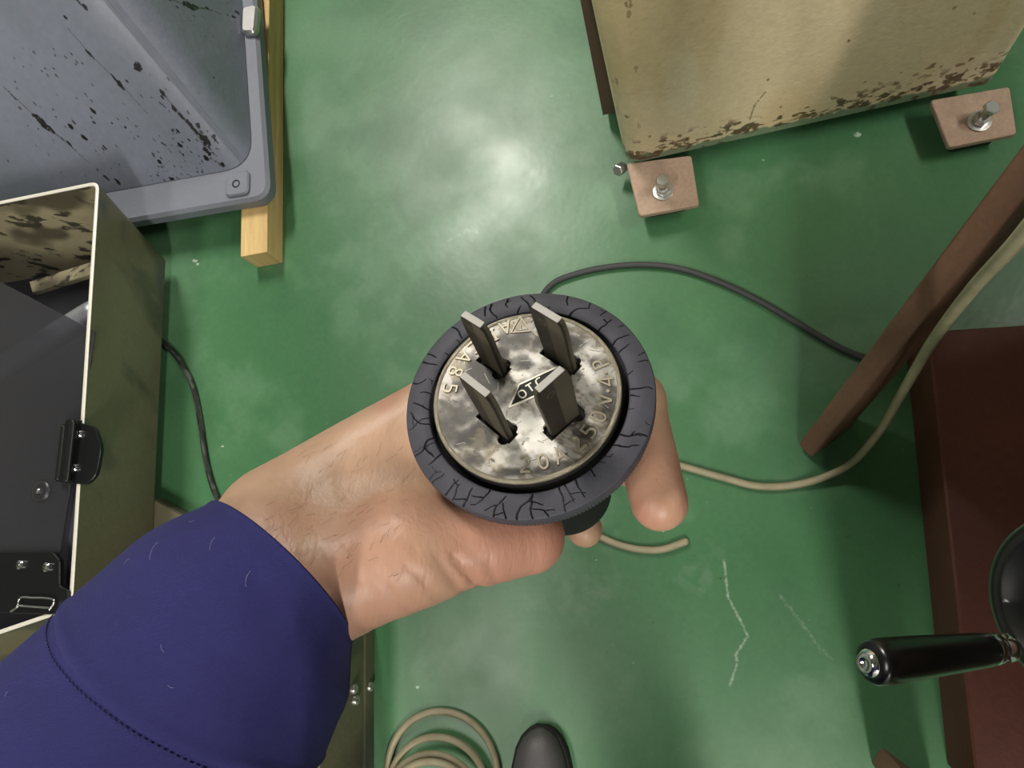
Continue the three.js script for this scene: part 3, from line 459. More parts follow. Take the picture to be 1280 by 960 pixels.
  metal.fill((u, v) => { const m = fbm(u * 130 + 3, v * 130, 5), f = fbm(u * 1500, v * 1500, 3), g = fbm(u * 420 + v * 300, v * 420, 4); let c = mix3([0.57, 0.555, 0.53], [0.73, 0.72, 0.69], m); c = mix3(c, [0.38, 0.345, 0.28], 0.65 * step(0.45, 0.7, g)); return c.map((x) => x * (0.92 + 0.16 * f)); });
  const tarnish = [0.155, 0.145, 0.13], tan = [0.47, 0.43, 0.33];
  for (const [x, y, rx, ry, a] of [[600, 475, 46, 50, 0.8], [575, 520, 30, 40, 0.62], [600, 545, 36, 22, 0.7], [640, 425, 40, 22, 0.62], [690, 430, 34, 34, 0.72], [620, 450, 26, 32, 0.85], [655, 455, 26, 16, 0.7], [742, 455, 16, 14, 0.55], [715, 525, 26, 20, 0.7], [735, 540, 26, 16, 0.7], [590, 575, 30, 14, 0.55], [640, 590, 34, 8, 0.6], [715, 430, 24, 20, 0.6], [700, 450, 22, 18, 0.8], [762, 500, 10, 40, 0.5], [690, 585, 34, 9, 0.6]]) { const [u, v] = put(x, y); metal.blot(u, v, rx / 4500, ry / 4000, tarnish, Math.min(1, a * 1.1), 0, 0.8, 160, 0.7); metal.blot(u, v, rx / 6000, ry / 5500, tarnish, a * 0.6, 0, 0.9, 300, 0.5); }
  for (const [x, y, rx, ry, a] of [[575, 460, 12, 26, 0.6], [597, 425, 16, 14, 0.6], [598, 548, 16, 14, 0.5], [620, 570, 16, 20, 0.5], [650, 405, 30, 9, 0.5]]) { const [u, v] = put(x, y); metal.blot(u, v, rx / 4500, ry / 4000, tan, a, 0, 0.9, 400, 0.6); }
  for (const [x, y, rx, ry, a] of [[655, 530, 34, 26, 0.85], [672, 558, 36, 14, 0.8], [640, 545, 18, 24, 0.7], [672, 448, 16, 10, 0.8], [655, 470, 24, 12, 0.75], [640, 485, 14, 10, 0.7], [735, 480, 12, 26, 0.7], [742, 438, 18, 9, 0.7], [725, 460, 18, 14, 0.5], [700, 560, 20, 8, 0.8], [625, 575, 14, 14, 0.6], [650, 575, 12, 14, 0.55]]) { const [u, v] = put(x, y); metal.blot(u, v, rx / 4500, ry / 4000, [0.88, 0.87, 0.84], a, 0, 0.9, 300, 0.65); }
  for (let i = 0; i < 200; i++) { const a = rr(0, 6.283), r = 26 * Math.sqrt(rnd()) / 1000, s = rr(0.00008, 0.0004); metal.blot(r * Math.cos(a), r * Math.sin(a), s * rr(1, 3), s, rnd() < 0.75 ? [0.16, 0.14, 0.12] : [0.75, 0.72, 0.66], rr(0.15, 0.6), rr(0, 3), 0.8, 1500); }
  for (let i = 0; i < 60; i++) { const a = rr(0, 6.283), r = 24 * Math.sqrt(rnd()) / 1000, t = rr(0, 3.14), L = rr(0.001, 0.004); metal.line([[r * Math.cos(a), r * Math.sin(a)], [r * Math.cos(a) + L * Math.cos(t), r * Math.sin(a) + L * Math.sin(t)]], 0.00012, rnd() < 0.5 ? [0.2, 0.18, 0.15] : [0.86, 0.84, 0.8], 0.5); }
  const faceMat = std({ map: metal.tex(THREE.ClampToEdgeWrapping), metalness: 0.3, roughness: 0.42, bumpMap: grey(512, 0.056, (u, v) => 0.6 * fbm(u * 420, v * 420, 4) + 0.4 * fbm(u * 1500, v * 1500, 3)), bumpScale: 0.00004 });
  const disc = new THREE.Shape(); disc.absarc(0, 0, 25.2, 0, 2 * Math.PI);
  const hole = (P) => { const h = new THREE.Path(); P.forEach(([x, y], i) => i ? h.lineTo(x, y) : h.moveTo(x, y)); h.closePath(); disc.holes.push(h); };
  for (const p of pins) { // slot with two round notches; shape y is -z
    const c = Math.cos(-p.d), s = Math.sin(-p.d), l = p.w / 2 + 1.7, P = [];
    const add = (x, y) => P.push([p.c[0] + x * c - y * s, -p.c[1] + x * s + y * c]);
    add(-l, -1.9); for (let k = 0; k <= 8; k++) { const t = Math.PI + k / 8 * Math.PI; add(l - 2.2 + 1.7 * Math.cos(t), -1.9 + 1.5 * Math.sin(t)); } add(l, -1.9); add(l, 1.9);
    for (let k = 0; k <= 8; k++) { const t = k / 8 * Math.PI; add(l - 2.6 + 1.7 * Math.cos(t), 1.9 + 1.6 * Math.sin(t)); } for (let k = 0; k <= 8; k++) { const t = k / 8 * Math.PI; add(-l + 2.2 + 1.6 * Math.cos(t), 1.9 + 1.3 * Math.sin(t)); } add(-l, 1.9);
    hole(P);
  }
  const dg = new THREE.ExtrudeGeometry(disc, { depth: 1.2, bevelEnabled: false, curveSegments: 96 }); dg.rotateX(-Math.PI / 2); dg.translate(0, tops - 1.2, 0); mm(dg);
  { const p = dg.attributes.position, uv = dg.attributes.uv; for (let i = 0; i < uv.count; i++) uv.setXY(i, p.getX(i), -p.getZ(i)); }
  localPart('metal_face', dg, faceMat, plug, 'tarnished metal face with raised lettering');
  localPart('metal_rim', mm(lathe([[25.0, tops - 1], [26.25, tops - 1], [26.3, tops - 0.2], [26.1, tops + 0.25], [25.6, tops + 0.35], [25.1, tops + 0.2], [24.95, tops - 0.2]], 128)), std({ color: 0xa79f8c, metalness: 0.7, roughness: 0.38, bumpMap: fineBump, bumpScale: 0.0001 }), plug, 'worn bright rim');
  // blades
  const oxide = new Paint(256, 512, 0.014, 0.03, -0.007, -0.002).fill((u, v) => { const m = fbm(u * 500, v * 380, 4); let c = mix3([0.20, 0.185, 0.155], [0.33, 0.31, 0.26], m); c = mix3(c, [0.46, 0.43, 0.36], 0.7 * step(0.6, 0.75, fbm(u * 900, v * 600 + 4, 3))); c = mix3(c, [0.08, 0.07, 0.06], 0.6 * step(0.58, 0.7, fbm(u * 700 + 8, v * 700, 3))); return c; });
  const bladeMat = std({ map: oxide.tex(THREE.ClampToEdgeWrapping), metalness: 0.55, roughness: 0.42, bumpMap: fineBump, bumpScale: 0.0002 });
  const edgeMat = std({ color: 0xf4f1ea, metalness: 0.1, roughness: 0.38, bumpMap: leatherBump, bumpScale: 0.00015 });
  pins.forEach((p, k) => {
    const w = p.w / 2, hTop = TOPH, ch = 1.6, flare = k === 3 ? 0.0 : 0.0, th = 2.0;
    const sh = new THREE.Shape(); sh.moveTo(-w - 0.3, -3); sh.lineTo(w + 0.3, -3); sh.lineTo(w + 0.9, hTop - 6); sh.lineTo(w + 0.5, hTop - ch); sh.lineTo(w - 0.5, hTop); sh.lineTo(-w + 0.5, hTop); sh.lineTo(-w - 0.5, hTop - ch); sh.lineTo(-w - 0.9, hTop - 6); sh.closePath();
    const g = new THREE.ExtrudeGeometry(sh, { depth: th - 0.5, bevelEnabled: true, bevelThickness: 0.25, bevelSize: 0.25, bevelOffset: -0.25, bevelSegments: 2 }); g.translate(0, 0, -(th - 0.5) / 2); mm(g);
    const m = localPart('blade', g, bladeMat, plug); m.position.set(p.c[0] / 1000, 0, p.c[1] / 1000); m.rotation.y = -p.d;
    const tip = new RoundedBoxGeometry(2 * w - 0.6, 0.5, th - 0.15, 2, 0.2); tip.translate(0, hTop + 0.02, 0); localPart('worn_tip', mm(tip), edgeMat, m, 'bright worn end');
    const dm = lathe([[0.75, 0], [1.15, 0.12], [1.35, 0]], 20); dm.rotateX(Math.PI / 2); dm.translate(-w * 0.35, hTop - 4.6, th / 2 - 0.02); localPart('dimple', mm(dm), bladeMat, m);
    const stub = new RoundedBoxGeometry(2.4, 6, 2.6, 2, 0.5); stub.translate(w * 0.55, 0.3, -1.5); localPart('contact_spring', mm(stub), bladeMat, m);
  });
  // raised lettering, tops towards the middle
  const font = await new FontLoader().loadAsync('fonts/droid/droid_sans_regular.typeface.json');
  const raised = [];
  const letter = (ch, px, py, size = 4.3, turn = null) => {
    const q = loc(px, py, -tops), g = new TextGeometry(ch, { font, size, depth: 0.36, curveSegments: 6, bevelEnabled: true, bevelThickness: 0.08, bevelSize: 0.05, bevelSegments: 1 });
    g.computeBoundingBox(); const b = g.boundingBox; g.translate(-(b.min.x + b.max.x) / 2, -(b.min.y + b.max.y) / 2, -0.05);
    g.rotateZ(turn ?? Math.atan2(-q.z, q.x) + Math.PI / 2); g.rotateX(-Math.PI / 2); g.translate(q.x, tops, q.z); raised.push(g.index ? g.toNonIndexed() : g);
  };
  for (const [c, x, y] of [['2', 657, 581], ['0', 679, 577], ['A', 700, 569], ['2', 722, 554], ['5', 736, 539], ['0', 748, 521], ['V', 755, 500], ['4', 757, 477], ['P', 750, 455], ['5', 563, 486], ['8', 570, 465], ['A', 581, 447], ['C', 594, 434], ['I', 618, 419], ['A', 632, 410]]) letter(c, x, y);
  for (const [x, y] of [[760, 489], [757, 466]]) letter('.', x, y, 5);
  const line = (P, w, h = 0.34) => { for (let i = 0; i + 1 < P.length; i++) { const a = P[i], b = P[i + 1], L = Math.hypot(b.x - a.x, b.z - a.z), g = new RoundedBoxGeometry(L + w, h, w, 1, 0.08); g.rotateY(-Math.atan2(b.z - a.z, b.x - a.x)); g.translate((a.x + b.x) / 2, tops + h / 2 - 0.05, (a.z + b.z) / 2); raised.push(g.index ? g.toNonIndexed() : g); } };
  { const T = [[639, 416], [663, 414], [650, 396]].map(([x, y]) => loc(x, y, -tops)); line([...T, T[0]], 0.45); letter('T', 651, 410, 1.9); }
  const strip = (g) => { for (const k of Object.keys(g.attributes)) if (!['position', 'normal', 'uv'].includes(k)) g.deleteAttribute(k); return g; };
  localPart('lettering', mm(mergeGeometries(raised.map(strip))), std({ color: 0x9c9482, metalness: 0.55, roughness: 0.42 }), plug, 'raised lettering around the metal face');
  // dark diamond emblem with a raised border
  raised.length = 0;
  const Dm = [[637, 509], [649, 481], [697, 459], [684, 489]].map(([x, y]) => loc(x, y, -tops)), ds = new THREE.Shape(Dm.map((p) => new THREE.Vector2(p.x, -p.z)));
  const dg2 = new THREE.ExtrudeGeometry(ds, { depth: 0.12, bevelEnabled: false }); dg2.rotateX(-Math.PI / 2); dg2.translate(0, tops - 0.02, 0);
  const em = localPart('emblem', mm(dg2), std({ color: 0x1b1b1c, roughness: 0.6 }), plug, 'dark diamond emblem');
  line([...Dm, Dm[0]], 0.55);
  const along = Math.atan2(-(Dm[2].z - Dm[1].z), Dm[2].x - Dm[1].x);
  letter('O', 653, 493, 2.6, along + 0.25); letter('T', 663, 485, 2.6, along + 0.15); letter('C', 674, 478, 2.6, along + 0.1);
  localPart('emblem_border', mm(mergeGeometries(raised.map(strip))), std({ color: 0xd8d3c4, metalness: 0.5, roughness: 0.35 }), em);
  // cord: from the end of the grip back under the ring and across the floor
  const cp = [O.clone().addScaledVector(PN, -0.08), O.clone().addScaledVector(PN, -0.1), at(722, 606, 0.32), at(712, 575, 0.42), at(700, 520, 0.62), at(690, 480, 0.9), onY(682, 440, 0.2), onY(676, 400, 0.05), onY(676, 374, 0.0065), onY(692, 354, 0.0065), onY(722, 342, 0.0065), onY(760, 334, 0.0065), onY(805, 331, 0.0065), onY(850, 336, 0.0065), onY(900, 353, 0.0065), onY(950, 377, 0.0065), onY(1000, 406, 0.0065), onY(1060, 440, 0.0065), onY(1100, 452, 0.0065), onY(1118, 452, 0.0065)];
  const cg = tube(cp, 0.0058, 300, 12); cg.applyMatrix4(toPlug);
  localPart('cord', cg, std({ color: 0x353738, roughness: 0.6 }), plug, 'dark grey cord running across the floor');
}

// ---------------------------------------------------------------- the photographer
// distance fields: capsules [ax, ay, az, ra, bx, by, bz, rb]
const smin = (a, b, k) => { const h = clamp(0.5 + 0.5 * (b - a) / k); return mix(b, a, h) - k * h * (1 - h); };
function cap(c, x, y, z) { const dx = c[4] - c[0], dy = c[5] - c[1], dz = c[6] - c[2], px = x - c[0], py = y - c[1], pz = z - c[2], t = clamp((px * dx + py * dy + pz * dz) / (dx * dx + dy * dy + dz * dz + 1e-9)); return Math.hypot(px - dx * t, py - dy * t, pz - dz * t) - mix(c[3], c[7], t); }
function surfaceNet(f, lo, hi, cell) {
  const n = [0, 1, 2].map((i) => Math.ceil((hi[i] - lo[i]) / cell) + 1), [nx, ny, nz] = n, V = new Float32Array(nx * ny * nz), id = (i, j, k) => (k * ny + j) * nx + i;
  for (let k = 0; k < nz; k++) for (let j = 0; j < ny; j++) for (let i = 0; i < nx; i++) V[id(i, j, k)] = f(lo[0] + i * cell, lo[1] + j * cell, lo[2] + k * cell);
  const idx = new Int32Array(nx * ny * nz).fill(-1), P = [], I = [];
  for (let k = 0; k + 1 < nz; k++) for (let j = 0; j + 1 < ny; j++) for (let i = 0; i + 1 < nx; i++) {
    let c = 0, sx = 0, sy = 0, sz = 0;
    const e = (a, b, d, p, q, r) => { const u = V[id(i + a, j + b, k + d)], v = V[id(i + p, j + q, k + r)]; if ((u < 0) !== (v < 0)) { const t = u / (u - v); sx += a + (p - a) * t; sy += b + (q - b) * t; sz += d + (r - d) * t; c++; } };
    for (const a of [0, 1]) for (const b of [0, 1]) { e(0, a, b, 1, a, b); e(a, 0, b, a, 1, b); e(a, b, 0, a, b, 1); }
    if (c) { idx[id(i, j, k)] = P.length / 3; P.push(lo[0] + (i + sx / c) * cell, lo[1] + (j + sy / c) * cell, lo[2] + (k + sz / c) * cell); }
  }
  const quad = (a, b, c, d, flip) => { if (a < 0 || b < 0 || c < 0 || d < 0) return; flip ? I.push(a, c, b, a, d, c) : I.push(a, b, c, a, c, d); };
  for (let k = 1; k + 1 < nz; k++) for (let j = 1; j + 1 < ny; j++) for (let i = 1; i + 1 < nx; i++) {
    const s = V[id(i, j, k)] < 0;
    if (s !== V[id(i + 1, j, k)] < 0) quad(idx[id(i, j - 1, k - 1)], idx[id(i, j, k - 1)], idx[id(i, j, k)], idx[id(i, j - 1, k)], !s);
    if (s !== V[id(i, j + 1, k)] < 0) quad(idx[id(i - 1, j, k - 1)], idx[id(i - 1, j, k)], idx[id(i, j, k)], idx[id(i, j, k - 1)], !s);
    if (s !== V[id(i, j, k + 1)] < 0) quad(idx[id(i - 1, j - 1, k)], idx[id(i, j - 1, k)], idx[id(i, j, k)], idx[id(i - 1, j, k)], !s);
  }
  const h = cell * 0.4, N = [];
  for (let i = 0; i < P.length; i += 3) { const [x, y, z] = [P[i], P[i + 1], P[i + 2]], g = v3(f(x + h, y, z) - f(x - h, y, z), f(x, y + h, z) - f(x, y - h, z), f(x, y, z + h) - f(x, y, z - h)).normalize(); N.push(g.x, g.y, g.z); }
  const g = new THREE.BufferGeometry(); g.setAttribute('position', new THREE.Float32BufferAttribute(P, 3)); g.setAttribute('normal', new THREE.Float32BufferAttribute(N, 3)); g.setIndex(I); return g;
}
{
  const person = thing('person', 'person in a navy work jacket holding the power plug in the left fist', 'person', v3(-0.17, 0, 0.5));
  const L = (px, py, s) => { const q = loc(px, py, s); return [q.x, q.y, q.z]; };               // by depth below the plug's face
  const Dp = (px, py, d) => { const q = at(px, py, d / 1000).applyMatrix4(toPlug).multiplyScalar(1000); return [q.x, q.y, q.z]; };
  const A = (a, b, s) => [a, -s, -b];                                                            // plug frame: right, up, depth
  const cp = (p, ra, q, rb) => [...p, ra, ...q, rb];
  const palm = [
    cp(Dp(150, 905, 208), 29, Dp(352, 706, 212), 22.5), cp(Dp(170, 930, 222), 27, Dp(372, 726, 230), 22), cp(Dp(352, 712, 226), 23, Dp(366, 722, 240), 21),
    cp(L(358, 654, 26), 20, L(539, 522, 22), 12.5), cp(L(372, 672, 44), 18, L(538, 548, 42), 12.5), cp(L(380, 690, 60), 17, L(535, 560, 58), 12), cp(L(395, 700, 72), 15, L(535, 575, 74), 11),
    cp(L(412, 728, 18), 17.5, L(515, 690, 16), 14.5), cp(L(420, 700, 30), 18, L(535, 640, 34), 13), cp(L(450, 655, 24), 15, L(545, 600, 26), 12), cp(L(430, 720, 50), 17, L(520, 650, 62), 13),
  ];
  const thumb = [cp(L(510, 688, 17), 14, L(590, 676, 20), 12), cp(L(590, 676, 20), 11.6, L(622, 672, 22), 11.4), cp(L(622, 672, 22), 11.4, L(659, 671, 25), 10.8)];
  const fingers = [
    [A(-32, -3, 22), 12, A(-3, 32, 18), 9.6, A(29, 5, 19), 8.6, A(33, -26, 21), 7.8],
    [A(-32, -4, 42), 12, A(-3, 33, 38), 9.8, A(28, 14, 39), 8.8, A(29, 0, 41), 8.0],
    [A(-32, -6, 58), 11.5, A(-5, 31, 56), 9.4, A(24, 14, 57), 8.5, A(25, 1, 59), 7.6],
    [A(-31, -9, 74), 10.5, A(-14, 22, 76), 8.4, A(-2, 8, 88), 7.6, L(731, 662, 90), 6.8],
  ].map((c) => [cp(c[0], c[1], c[2], c[3]), cp(c[2], c[3], c[4], c[5]), cp(c[4], c[5], c[6], c[7])]);
  const crease = [[0.9, [562, 690], [574, 708], [590, 736]], [0.6, [546, 694], [556, 716], [577, 744]], [0.45, [508, 706], [524, 722], [533, 746]], [0.4, [476, 724], [484, 738], [506, 764]], [0.5, [404, 696], [412, 734], [434, 778]], [0.35, [386, 702], [400, 742], [418, 788]], [0.5, [600, 694], [606, 716], [606, 732]], [0.3, [430, 690], [446, 720], [468, 742]], [0.3, [470, 650], [500, 668], [520, 690]]].map(([k, ...l]) => { const o = l.map(([x, y]) => L(x, y, 4)); o.k = k; return o; });
  const sdf = (x, y, z) => {
    let d = 1e3; for (const c of palm) d = smin(d, cap(c, x, y, z), 9);
    let t = 1e3; for (const c of thumb) t = smin(t, cap(c, x, y, z), 3.5);
    d = smin(d, t, 7);
    for (const f of fingers) { d = smin(d, cap(f[0], x, y, z), 5); let q = cap(f[1], x, y, z); q = smin(q, cap(f[2], x, y, z), 2.5); d = smin(d, q, 1.6); }
    if (d < 4 && d > -4) {
      for (const l of crease) for (let i = 0; i + 1 < l.length; i++) { const a = l[i], b = l[i + 1], ux = b[0] - a[0], uz = b[2] - a[2], tt = clamp(((x - a[0]) * ux + (z - a[2]) * uz) / (ux * ux + uz * uz)), wob = 2.2 * (fbm(x * 0.16, z * 0.16, 2) - 0.5), q = Math.abs(Math.hypot(x - a[0] - ux * tt, z - a[2] - uz * tt) + wob * 0.5); if (q < 6 && y > -40) d += l.k * (0.42 * Math.exp(-q * q / 1.1) - 0.12 * Math.exp(-((q - 2.6) ** 2) / 3)); }
      d += 0.5 * (fbm(x * 0.09 + 20, z * 0.09 + y * 0.05, 2) - 0.5);
    }
    return d;
  };
  const all = [...palm, ...thumb, ...fingers.flat()], lo = [1e9, 1e9, 1e9], hi = [-1e9, -1e9, -1e9];
  for (const c of all) for (const [o, r] of [[0, 3], [4, 7]]) for (let i = 0; i < 3; i++) { lo[i] = Math.min(lo[i], c[o + i] - c[r] - 4); hi[i] = Math.max(hi[i], c[o + i] + c[r] + 4); }
  const hand = surfaceNet(sdf, lo, hi, 1.6);
  // skin tone, uv in metres along the surface seen from the thumb side
  const tintFn = (x, y, z, red) => { const m = fbm(x * 0.06 + 9, z * 0.06 + y * 0.04, 3), s = fbm(x * 0.35, z * 0.35 + y * 0.3, 3); let c = mix3([0.54, 0.33, 0.215], [0.60, 0.38, 0.255], m); c = mix3(c, [0.54, 0.265, 0.185], clamp(0.55 * step(0.48, 0.72, fbm(x * 0.045 + 3, z * 0.045 + y * 0.03, 3)) + red)); return c.map((v) => v * (0.94 + 0.12 * s)); };
  { const p = hand.attributes.position, col = [], uv = [], tips = [fingers[0][2], fingers[1][2], fingers[2][2], thumb[2]];
    for (let i = 0; i < p.count; i++) { const x = p.getX(i), y = p.getY(i), z = p.getZ(i); let red = 0; for (const t of tips) red = Math.max(red, 0.5 * (1 - step(4, 26, Math.hypot(x - t[4], y - t[5], z - t[6]) - 6))); col.push(...tintFn(x, y, z, red)); uv.push((x - 0.45 * y) / 1000, (-z - 0.6 * y) / 1000); }
    hand.setAttribute('color', new THREE.Float32BufferAttribute(col, 3)); hand.setAttribute('uv', new THREE.Float32BufferAttribute(uv, 2)); hand.scale(0.001, 0.001, 0.001); hand.applyMatrix4(plug.matrixWorld); }
  // the rest of the body, coarse: upper arms, neck, head, right hand
  const ph = (x, y, z) => { const q = dirW(v3(x, y, z)).add(C); return [q.x, q.y, q.z]; };          // millimetre-free camera-side frame for the phone hand
  const rw = ph(0.15, -0.05, 0.05), elbowL = [-0.30, 1.095, 0.215], elbowR = [0.16, 1.09, 0.36];
  const wl = at(150, 905, 0.208), rest = [
    cp([wl.x, wl.y, wl.z], 0.029, elbowL, 0.042), cp(elbowL, 0.042, [-0.36, 1.35, 0.43], 0.05), cp([-0.36, 1.35, 0.43], 0.05, [-0.19, 1.38, 0.47], 0.06), cp([-0.19, 1.38, 0.47], 0.06, [-0.02, 1.35, 0.45], 0.05), cp([-0.02, 1.35, 0.45], 0.05, elbowR, 0.042), cp(elbowR, 0.042, rw, 0.026),
    cp([-0.19, 1.38, 0.47], 0.06, [-0.185, 1.50, 0.43], 0.056), cp([-0.185, 1.60, 0.39], 0.082, [-0.184, 1.57, 0.36], 0.076), cp([-0.184, 1.53, 0.35], 0.056, [-0.183, 1.49, 0.335], 0.034), cp([-0.183, 1.565, 0.282], 0.012, [-0.183, 1.535, 0.262], 0.015), cp([-0.262, 1.57, 0.395], 0.014, [-0.262, 1.55, 0.39], 0.012), cp([-0.106, 1.57, 0.395], 0.014, [-0.106, 1.55, 0.39], 0.012),
    cp([-0.215, 1.59, 0.292], 0.014, [-0.15, 1.59, 0.292], 0.014), cp([-0.2, 1.505, 0.297], 0.009, [-0.166, 1.505, 0.297], 0.009),
    cp([-0.19, 1.35, 0.47], 0.11, [-0.19, 0.95, 0.52], 0.12),
  ];
  const palmR = ph(0.118, -0.03, 0.032); rest.push(cp(rw, 0.024, palmR, 0.026));
  for (let k = 0; k < 4; k++) { const a = ph(0.105, 0.012 - k * 0.019, 0.036), b = ph(0.135, 0.016 - k * 0.019, 0.008), c2 = ph(0.112, 0.018 - k * 0.019, -0.0); rest.push(cp(a, 0.010, b, 0.009), cp(b, 0.0085, ph(0.128, 0.017 - k * 0.019, 0.002), 0.008)); }
  rest.push(cp(palmR, 0.015, ph(0.085, -0.045, 0.034), 0.011), cp(ph(0.085, -0.045, 0.034), 0.011, ph(0.055, -0.03, 0.03), 0.009));
  const f2 = (x, y, z) => { let d = 1e3; for (const c of rest) d = smin(d, cap(c, x, y, z), 0.012); return d; };
  const box = (cs, pad) => { const a = [1e9, 1e9, 1e9], b = [-1e9, -1e9, -1e9]; for (const c of cs) for (const [o, r] of [[0, 3], [4, 7]]) for (let i = 0; i < 3; i++) { a[i] = Math.min(a[i], c[o + i] - c[r] - pad); b[i] = Math.max(b[i], c[o + i] + c[r] + pad); } return [a, b]; };
  const [ba, bb] = box(rest, 0.02), coarse = surfaceNet(f2, ba, bb, 0.009);
  { const p = coarse.attributes.position, col = [], uv = []; for (let i = 0; i < p.count; i++) { col.push(...tintFn(p.getX(i) * 1000, p.getY(i) * 1000, p.getZ(i) * 1000, 0)); uv.push(p.getX(i), p.getY(i)); } coarse.setAttribute('color', new THREE.Float32BufferAttribute(col, 3)); coarse.setAttribute('uv', new THREE.Float32BufferAttribute(uv, 2)); }
  const pores = grey(1024, 0.05, tileable((u, v) => 0.5 * fbm(u * 1100, v * 700, 3) + 0.5 * Math.min(1, 2.2 * Math.abs(fbm(u * 380 + 9, v * 300, 3) - 0.5) + 1.2 * Math.abs(fbm(u * 620, v * 520 + 4, 2) - 0.5)), 0.05));
  const skin = phy({ vertexColors: true, roughness: 0.45, bumpMap: pores, bumpScale: 0.00014, sheen: 0.15, sheenRoughness: 0.5, sheenColor: new THREE.Color(0.9, 0.6, 0.5) });
  const body = worldPart('body', mergeGeometries([hand, coarse]), skin, person);

  // sleeve: a loft through pairs of outline points (upper edge, lower edge, depth of the middle, half depth)
  const st = [[[262, 635], [437, 804], 0.212, 0.036, 0.021], [[193, 668], [435, 868], 0.211, 0.038, 0.016], [[112, 736], [412, 928], 0.211, 0.04, 0.01], [[38, 797], [385, 985], 0.212, 0.042, 0.003], [[-60, 880], [352, 1080], 0.216, 0.046, 0]];
  const S = st.map(([u, l, d, h, f]) => { const U = at(...u, d), W = at(...l, d); return { c: U.clone().add(W).multiplyScalar(0.5), n1: U.sub(W).multiplyScalar(0.5), n2: dirW(v3(0, 0, 1)).multiplyScalar(h).addScaledVector(dirW(v3(0.68, 0.73, 0)), f) }; });
  const eL = v3(...elbowL); S.push({ c: S[4].c.clone().lerp(eL, 0.55), n1: S[4].n1.clone().multiplyScalar(1.02), n2: S[4].n2.clone() }); S.push({ c: eL, n1: S[4].n1.clone().multiplyScalar(1.05), n2: S[4].n2.clone().multiplyScalar(1.05) });
  const cr = ['c', 'n1', 'n2'].map((k) => new THREE.CatmullRomCurve3(S.map((s) => s[k])));
  const NJ = 220, NA = 160, seamT = 0.39, ringAt = (t, k, seam) => Array.from({ length: NA }, (_, i) => {
    const a = i / NA * 2 * Math.PI, c = cr[0].getPoint(t), n1 = cr[1].getPoint(t), n2 = cr[2].getPoint(t), len = t * 0.24;
    let q = k + 0.10 * (fbm(Math.cos(a) * 1.3 + 7, Math.sin(a) * 1.3 + len * 17, 3) - 0.5) * step(0, 0.12, t) + 0.03 * Math.sin(a * 2 + len * 30) * step(0.02, 0.2, t) * 0.5;
    const ds = (t - seamT) * 0.24 + 0.0015 * Math.sin(a * 3) ; q += -0.012 * Math.exp(-((ds / 0.0011) ** 2)) + 0.012 * Math.exp(-(((ds + 0.004) / 0.003) ** 2)) - 0.012 * step(0, 0.003, ds);
    if (t < 0.02) q += 0.012 * (1 - t / 0.02);
    return c.addScaledVector(n1, q * Math.cos(a)).addScaledVector(n2, q * Math.sin(a));
  });
  const sr = [ringAt(0.06, 0.90), ringAt(0.02, 0.92), ringAt(0.001, 0.94), ringAt(0, 0.965)];
  for (let j = 0; j <= NJ; j++) sr.push(ringAt(0.002 + 0.998 * (j / NJ), 1));
  const sg = grid(sr, true, false, true, (i, j, s) => [i / NA * 0.25, Math.max(0, j - 4) / NJ * 0.25]);
  const twill = grey(512, 0.02, (u, v) => { const a = (u + v * 0.5) / 0.02 * 26, b = v / 0.02 * 36; return 0.62 * Math.abs((((a % 1) + 1) % 1) - 0.5) * 2 + 0.2 * Math.abs((((b + Math.floor(a) * 0.5) % 1 + 1) % 1) - 0.5) * 2 + 0.3 * noise(u * 5000, v * 5000); });
  const cloth = new Paint(512, 512, 0.25, 0.25).fill((u, v) => mix3([0.148, 0.15, 0.385], [0.182, 0.18, 0.43], tileable((a, b) => 0.6 * fbm(a * 60, b * 60, 4) + 0.4 * noise(a * 1800, b * 1800), 0.25)(u, v)));
  const navy = phy({ map: cloth.tex(), roughness: 0.92, bumpMap: twill, bumpScale: 0.0002, sheen: 0.5, sheenRoughness: 0.6, sheenColor: new THREE.Color(0.12, 0.12, 0.28), side: THREE.DoubleSide });
  const sleeve = worldPart('sleeve', sg, navy, person, 'navy blue twill sleeve with a stitched cuff');
  // stitches and lint lie on the cloth
  const onSleeve = (t, i, out = 0.0003) => { const r = ringAt(t, 1), c = cr[0].getPoint(t), p = r[((i % NA) + NA) % NA].clone(); return p.addScaledVector(p.clone().sub(c).normalize(), out); };
  { const parts = []; for (let i = 0; i < NA; i++) { const a = onSleeve(seamT + 0.011, i), b = onSleeve(seamT + 0.011, i + 1), m = a.clone().lerp(b, 0.62); parts.push(new THREE.TubeGeometry(new THREE.LineCurve3(a, m), 1, 0.0002, 5)); } worldPart('stitching', mergeGeometries(parts), std({ color: 0x2a2b62, roughness: 0.9 }), sleeve); }
  const seen = (o, pts, px, py) => { let best = null, bd = 1e9; for (const p of pts) { const q = p.clone().project(camera), d = Math.hypot((q.x * 0.5 + 0.5) * 1280 - px, (0.5 - q.y * 0.5) * 960 - py) + 60 * q.z; if (d < bd) { bd = d; best = p; } } return best; };
  const lintMat = std({ color: 0x9a9ab4, roughness: 0.9 });
  const front = sr.slice(4).flat().filter((p) => p.clone().sub(C).dot(dirW(v3(0, 0, -1))) > 0.02);
